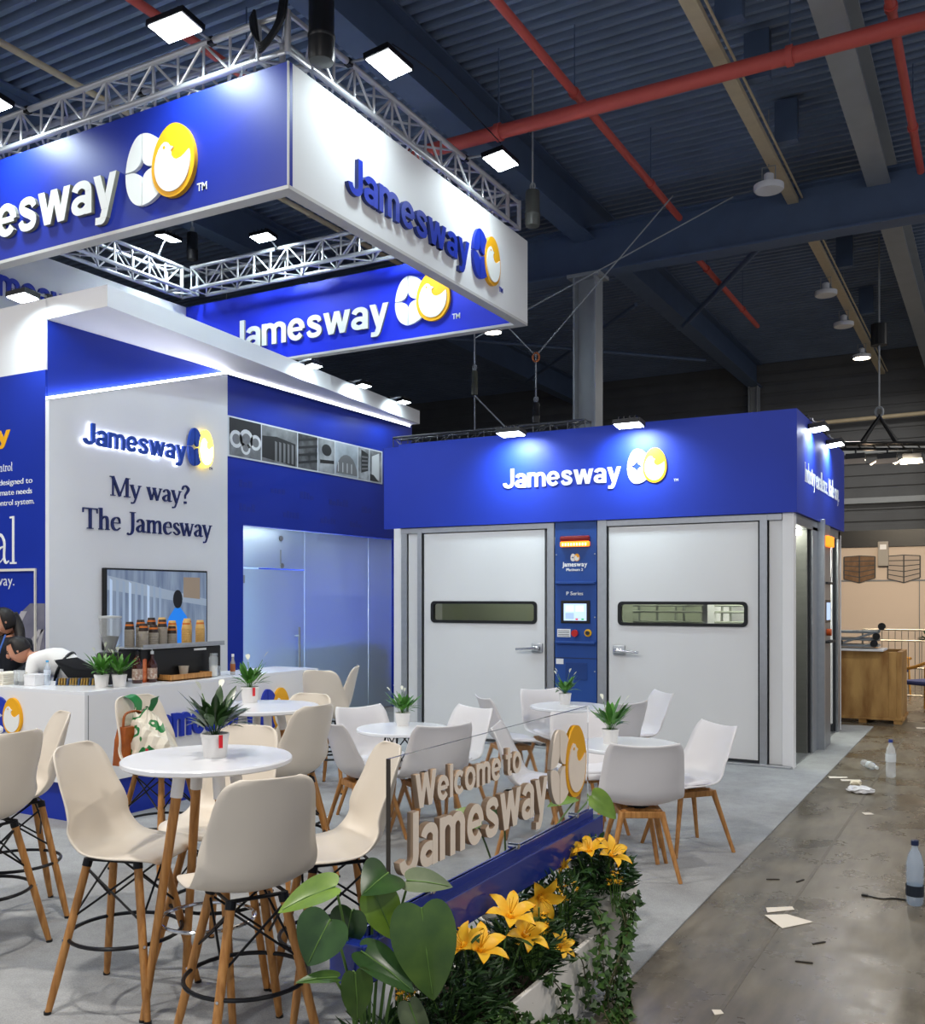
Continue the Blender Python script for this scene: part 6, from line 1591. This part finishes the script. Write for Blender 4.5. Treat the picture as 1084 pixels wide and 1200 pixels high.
# barista bending forward to the left
pb2 = thing('person', 'person in white shirt and black apron bending forward over the counter', 'person', (-7.30, 5.85, 0))
qc = V(-7.30, 5.85, 0)
bv = [pv(.10, 0, .94), pv(.04, 0, 1.06), pv(-.10, 0, 1.15), pv(-.25, 0, 1.17), pv(-.33, -.02, 1.20), pv(-.37, -.03, 1.22),
      pv(-.25, -.15, 1.13), pv(-.27, -.2, .93), pv(-.43, -.16, 1.0), pv(-.50, -.15, 1.02), pv(-.25, .15, 1.13), pv(-.27, .18, .93), pv(-.45, .12, 1.02),
      pv(.10, -.09, .84), pv(.05, -.09, .46), pv(.10, -.09, .08), pv(-.02, -.09, .04), pv(.10, .09, .84), pv(.05, .09, .46), pv(.10, .09, .08), pv(-.02, .09, .04)]
be = [(0, 1), (1, 2), (2, 3), (3, 4), (4, 5), (3, 6), (6, 7), (7, 8), (8, 9), (3, 10), (10, 11), (11, 12), (0, 13), (13, 14), (14, 15), (15, 16), (0, 17), (17, 18), (18, 19), (19, 20)]
br = [.125, .13, .14, .125, .05, .05, .055, .042, .03, .026, .055, .042, .03, .085, .058, .042, .036, .085, .058, .042, .036]
skin('body', bv, be, [r if i in (4, 5, 8, 9, 12, 16, 20) else r*.72 for i, r in enumerate(br)], SKINM, pb2)
SHIRT = mat('shirt_white', '#ecebe8', .7)
skin('shirt', bv[:13], be[:12], [r*1.14+.004 if i not in (4, 5, 8, 9, 12) else (.02 if i in (4, 5) else .026) for i, r in enumerate(br[:13])], SHIRT, pb2)
skin('trousers', [bv[0]]+bv[13:16]+bv[17:20], [(0, 1), (1, 2), (2, 3), (0, 4), (4, 5), (5, 6)], [.135, .1, .07, .056, .1, .07, .056], BLK, pb2)
hc = qc+pv(-.43, -.04, 1.245)
hd, HB = head_parts(pb2, hc, (-Rv*.85-Dv*.25+V(0, 0, -.42))); hair_cap(pb2, hc, HB, .098, False)
ct = qc+pv(-.03, 0, 1.085)
rg_ = []
for i in range(28):
    a = 2*PI*i/28; rg_.append(ct+Dv*(.150*math.cos(a))+(Zv*.85+Rv*.4).normalized()*(.150*math.sin(a)))
MB().tube(rg_, .014, 8, closed=True).build('apron_strap', BLK, pb2, smooth='full')
b = MB(); A_ = qc+pv(-.04, -.17, 1.16); 
b.prism([(0, 0), (.20, .02), (.40, -.09), (.39, -.17), (.12, -.15)], A_, Rv, Zv, -Dv, 0, .03).build('waist_bag', BLK, pb2)
b = MB(); b.prism([(0, .01), (.20, .035), (.42, -.085), (.2, -.07)], A_, Rv, Zv, -Dv, .03, .05).build('bag_flap', mat('bag_black', '#1b1d22', .6), pb2)

# ================================================================ FLOOR LITTER IN THE AISLE
pet_bottle((-.409, 5.95, 0), .36, 'tall empty plastic bottle with a dark blue cap at the right edge', '#bcd2ea', '#16264a', '#1c2430', lz=(.035, .075))
pet_bottle((-.90, 10.05, 0), .36, 'clear upright bottle with a blue cap far down the aisle', '#eef2f4', '#2c3f8a', '#dfe4e6')
pet_bottle((-1.20, 10.55, 0), .30, 'crumpled bottle lying on its side in the aisle', '#eef2f4', '#e8ecee', '#d5dde2', lying=.55)
PAP = mat('litter_paper', '#e6ddce', .8)
def paper(pts, label, m=PAP, fold=.006, name='paper_scrap', cat='paper'):
    c = sum((Vector((x, y, 0)) for x, y in pts), Vector())/len(pts)
    t = thing(name, label, cat, c, 0, 'paper litter in the aisle')
    k = len(pts); vs = [(x, y, .002+(fold if i == 0 else 0)) for i, (x, y) in enumerate(pts)]+[(x, y, .004+(fold if i == 0 else 0)) for i, (x, y) in enumerate(pts)]
    MB().add(vs, [tuple(range(k-1, -1, -1)), tuple(range(k, 2*k))]+[(i, (i+1) % k, k+(i+1) % k, k+i) for i in range(k)]).build('sheet', m, t)
paper([(-1.10, 5.33), (-.98, 5.18), (-.855, 5.36), (-1.0, 5.42)], 'larger cream sheet of paper on the concrete aisle')
paper([(-1.12, 5.46), (-1.10, 5.40), (-.98, 5.52), (-1.0, 5.57)], 'small cream strip beside the larger sheet')
paper([(-1.42, 9.75), (-1.40, 9.69), (-1.25, 9.80), (-1.27, 9.85)], 'small pale strip near the carpet edge far down the aisle')
paper([(-1.30, 9.65), (-1.28, 9.60), (-1.12, 9.70), (-1.14, 9.75)], 'second pale strip beside the lying bottle')
paper([(-.95, 14.0), (-.93, 13.9), (-.70, 14.02), (-.72, 14.1)], 'thin pale strip near the wooden crate')
paper([(-.95, 8.25), (-.92, 8.2), (-.86, 8.25), (-.89, 8.3)], 'tiny paper shred in the middle of the aisle')
paper([(-1.04, 4.0), (-1.02, 3.97), (-.99, 4.0), (-1.01, 4.03)], 'tiny white shred on the near aisle')
t = thing('crumpled_tissue', 'crumpled white tissue on the concrete aisle', 'tissue', (-1.06, 9.1, 0))
rnd = random.Random(9); bm = bmesh.new(); bmesh.ops.create_icosphere(bm, subdivisions=3, radius=1)
for v in bm.verts:
    k = 1+rnd.uniform(-.16, .16); v.co = V(-1.06+v.co.x*.11*k, 9.1+v.co.y*.07*k, max(.001, .03+v.co.z*.035*k))
MB().bm(bm).build('tissue', PWHITE, t)
t = thing('crumpled_tissue', 'small crumpled cream wrapper near the carpet edge', 'wrapper', (-1.14, 9.45, 0))
bm = bmesh.new(); bmesh.ops.create_icosphere(bm, subdivisions=2, radius=1)
for v in bm.verts:
    k = 1+rnd.uniform(-.2, .2); v.co = V(-1.14+v.co.x*.05*k, 9.45+v.co.y*.05*k, max(.001, .025+v.co.z*.03*k))
MB().bm(bm).build('wrapper', mat('cream_wrap', '#e8dcc0', .7), t)
t = thing('cable_scrap', 'short black cable scrap on the aisle floor', 'cable', (-.55, 5.95, 0))
MB().tube(catmull([(-.44, 6.0, .004), (-.52, 6.0, .004), (-.58, 5.96, .004), (-.66, 5.98, .004)], 6), .004, 6).build('cable', BLK, t)
MB().box((-.69, 5.965, 0), (-.655, 5.995, .012), .003).build('plug', BLK, t)
for i, (x, y, a, lb) in enumerate(((-1.20, 6.05, .5, 'dark sliver of debris near the carpet edge'), (-1.05, 6.1, 1.2, 'longer dark sliver on the aisle'), (-.78, 5.05, .9, 'dark sliver below the cream sheet'), (-.80, 4.75, .2, 'short dark chip on the near aisle'))):
    t = thing('debris_chip', lb, 'debris', (x, y, 0), a, 'dark chips on the aisle')
    MB().box((-.04, -.006, 0), (.04, .006, .006), .002).build('chip', mat('chip_brown', '#2e2620', .7), t, world=False)

# ================================================================ NEIGHBOURING STAND IN THE BACKGROUND
wn = struct(MB().box((-4.2, 21.5, 0), (4.5, 21.6, 2.76)).build('wall_neighbour', mat('neighbour_white', '#cbb9a8', .7, var=.04, scale=1)), 'pale partition wall of the neighbouring stand')
for x in (-2.9, -1.4, .1, 1.6): MB().box((x, 21.49, 0), (x+.015, 21.502, 2.2)).build('panel_joint', GM, wn)
MB().box((-4.2, 21.488, 2.05), (4.5, 21.502, 2.08)).build('panel_joint', GM, wn)
MB().box((-4.2, 21.45, 2.76), (4.5, 21.62, 3.1)).build('header', BLK, wn)
def crate_print(x, wood, label):
    t = thing('crate_picture', label, 'picture', (x, 21.49, 2.2), 0, 'printed crate pictures on the neighbour wall')
    m1 = mat('print_wood', '#7a5a3c', .6, col2='#5a4028', scale=8) if wood else mat('print_void', '#a8988a', .6)
    o = (x, 21.487, 2.12); ux, uz, un = (1, 0, 0), (0, 0, 1), (0, -1, 0)
    A = [(-.30, -.02), (0, -.10), (0, .46), (-.30, .44)]; B = [(0, -.10), (.30, .0), (.30, .44), (0, .46)]
    MB().prism(A, o, ux, uz, un, 0, .004).build('shown_side', m1, t); MB().prism(B, o, ux, uz, un, 0, .004).build('shown_side', m1, t)
    dk = mat('print_steel', '#3c3a3a', .5)
    def bar(p, q, w=.018):
        p, q = Vector(p), Vector(q); d = (q-p).normalized(); n = Vector((-d.y, d.x))*w/2
        MB().prism([tuple(p+n), tuple(q+n), tuple(q-n), tuple(p-n)], o, ux, uz, un, .004, .007).build('shown_bar', dk, t)
    for k in range(6):
        s_ = k/5; bar(Vector(A[0]).lerp(Vector(A[3]), s_), Vector(A[1]).lerp(Vector(A[2]), s_)); bar(Vector(B[0]).lerp(Vector(B[3]), s_), Vector(B[1]).lerp(Vector(B[2]), s_))
    for p, q in ((A[0], A[3]), (A[1], A[2]), (B[1], B[2])): bar(p, q, .026)
crate_print(-2.52, True, 'printed picture of a brown wooden crate on the neighbour wall')
crate_print(-1.68, False, 'printed picture of an empty steel cage crate on the neighbour wall')
t = thing('wall_socket', 'grey control box on the top of the neighbour wall', 'box', (-2.05, 21.4, 2.4)); MB().box((-2.16, 21.40, 2.36), (-1.96, 21.49, 2.86), .01).build('box', mat('box_grey', '#9a948c', .5), t); MB().box((-2.12, 21.395, 2.70), (-2.0, 21.40, 2.80)).build('cover', PWHITE, t)
CRW = wood_mat('crate_wood', '#c39a5c', '#8f6432', 2.2, (3, 3, .8), .65)
cr = thing('wooden_crate', 'tall plywood shipping crate standing beside the cabin', 'crate', (-1.5, 14.5, 0))
fy = 14.25
MB().box((-2.1, fy, .09), (-1.20, fy+.02, .98), .003).build('front_board', CRW, cr)
MB().box((-1.20, fy+.0, .09), (-1.14, fy+.85, .98), .003).build('side_board', CRW, cr)
MB().box((-2.1, fy+.83, .09), (-1.2, fy+.85, .98), .003).build('back_board', CRW, cr)
MB().box((-2.12, fy-.02, .05), (-1.12, fy+.86, .09), .003).build('base_board', CRW, cr)
for x in (-2.1, -1.68, -1.24): MB().box((x, fy-.01, 0), (x+.1, fy+.85, .05), .003).build('skid', CRW, cr)
MB().box((-1.30, fy-.015, .09), (-1.2, fy, .98), .003).build('batten', CRW, cr)
t = thing('white_board', 'white board lying on top of the wooden crate', 'board', (-1.6, 14.5, .98)); MB().box((-2.1, fy-.1, .985), (-1.36, fy+.5, 1.01), .003).build('sheet', PWHITE, t); MB().box((-2.1, fy+.0, .98), (-1.36, fy+.4, .985)).build('backing', CRW, t)
t = thing('folding_trolley', 'folded grey trolley with black castors lying on the crate', 'trolley', (-1.7, 14.6, 1.02))
GTM = mat('trolley_grey', '#8b9297', .4, metal=.4)
for z, tl in ((1.03, 0), (1.12, .05), (1.22, .0)): MB().box((-2.05, 14.4, z), (-1.45, 14.75, z+.035), .006).build('deck', GTM, t)
MB().cyl((-2.0, 14.38, 1.05), (-1.48, 14.38, 1.24), .015, n=8).build('strut', GTM, t)
for x, z in ((-1.50, 1.08), (-1.47, 1.18), (-1.95, 1.09), (-1.40, 1.32)): MB().cyl((x, 14.36, z), (x, 14.40, z), .05, n=16).cyl((x, 14.355, z), (x, 14.405, z), .018, n=10).build('castor', BLK, t, smooth=True)
MB().cyl((-1.47, 14.38, 1.2), (-1.4, 14.38, 1.32), .015, n=8).build('castor_fork', GTM, t)
t = thing('wire_cage', 'low wire mesh cage behind the trolley', 'cage', (-1.0, 17.5, 0))
WM = mat('wire_grey', '#8a857a', .4, metal=.5)
for z in (.1, .55, 1.0, 1.18): MB().cyl((-2.0, 17.5, z), (0.2, 17.5, z), .014, n=6).build('rail', WM, t)
for k in range(23): MB().cyl((-2.0+k*.1, 17.5, .05), (-2.0+k*.1, 17.5, 1.18), .006 if k % 22 else .016, n=5).build('mesh_wire', WM, t)
YW = wood_mat('yellow_wood', '#d9a24a', '#b87e30', 5)
def arm_chair(loc, rz, label):
    t = thing('wooden_armchair', label, 'chair', loc, rz, 'yellow wood armchairs of the neighbour stand')
    for sx in (-1, 1):
        for sy in (-1, 1): MB().cyl((sx*.24, sy*.26, 0), (sx*.21, sy*.24, .64 if sx > 0 else .68), .016, .02, n=10).build('leg', YW, t, smooth=True, world=False)
    MB().tube(catmull([(.24, -.27, .64), (0, -.30, .67), (-.22, -.22, .76), (-.28, 0, .80), (-.22, .22, .76), (0, .30, .67), (.24, .27, .64)], 5), .024, 8).build('arm_rail', YW, t, smooth=True, world=False)
    MB().box((-.22, -.24, .40), (.24, .24, .47), .03).build('seat', mat('seat_navy', '#3a4478', .7), t, world=False)
    MB().box((-.26, -.17, .52), (-.22, .17, .72), .02).build('backrest', mat('seat_navy', '#3a4478', .7), t, world=False)
arm_chair((-.95, 16.1, 0), PI*.8, 'yellow wood armchair with a navy seat beside the crate')
arm_chair((-1.7, 18.6, 0), -.6, 'yellow wood armchair partly hidden behind the cabin edge')
# small green plant over the cage
t = thing('leafy_bush', 'dark leafy plant behind the wire cage', 'plant', (-.85, 18.0, .5))
b = MB(); scatter_leaves(b, 160, (-.85, 18.0, 1.05), (.25, .2, .12), .12, .05, random.Random(3)); o = b.build('foliage', LEAFD, t); o['kind'] = 'stuff'
MB().cyl((-.85, 18, 0), (-.85, 18, 1.0), .02, n=6).build('stem', STEMG, t)

# ---- clean up unused glyph meshes
for m_ in list(bpy.data.meshes):
    if m_.users == 0: bpy.data.meshes.remove(m_)
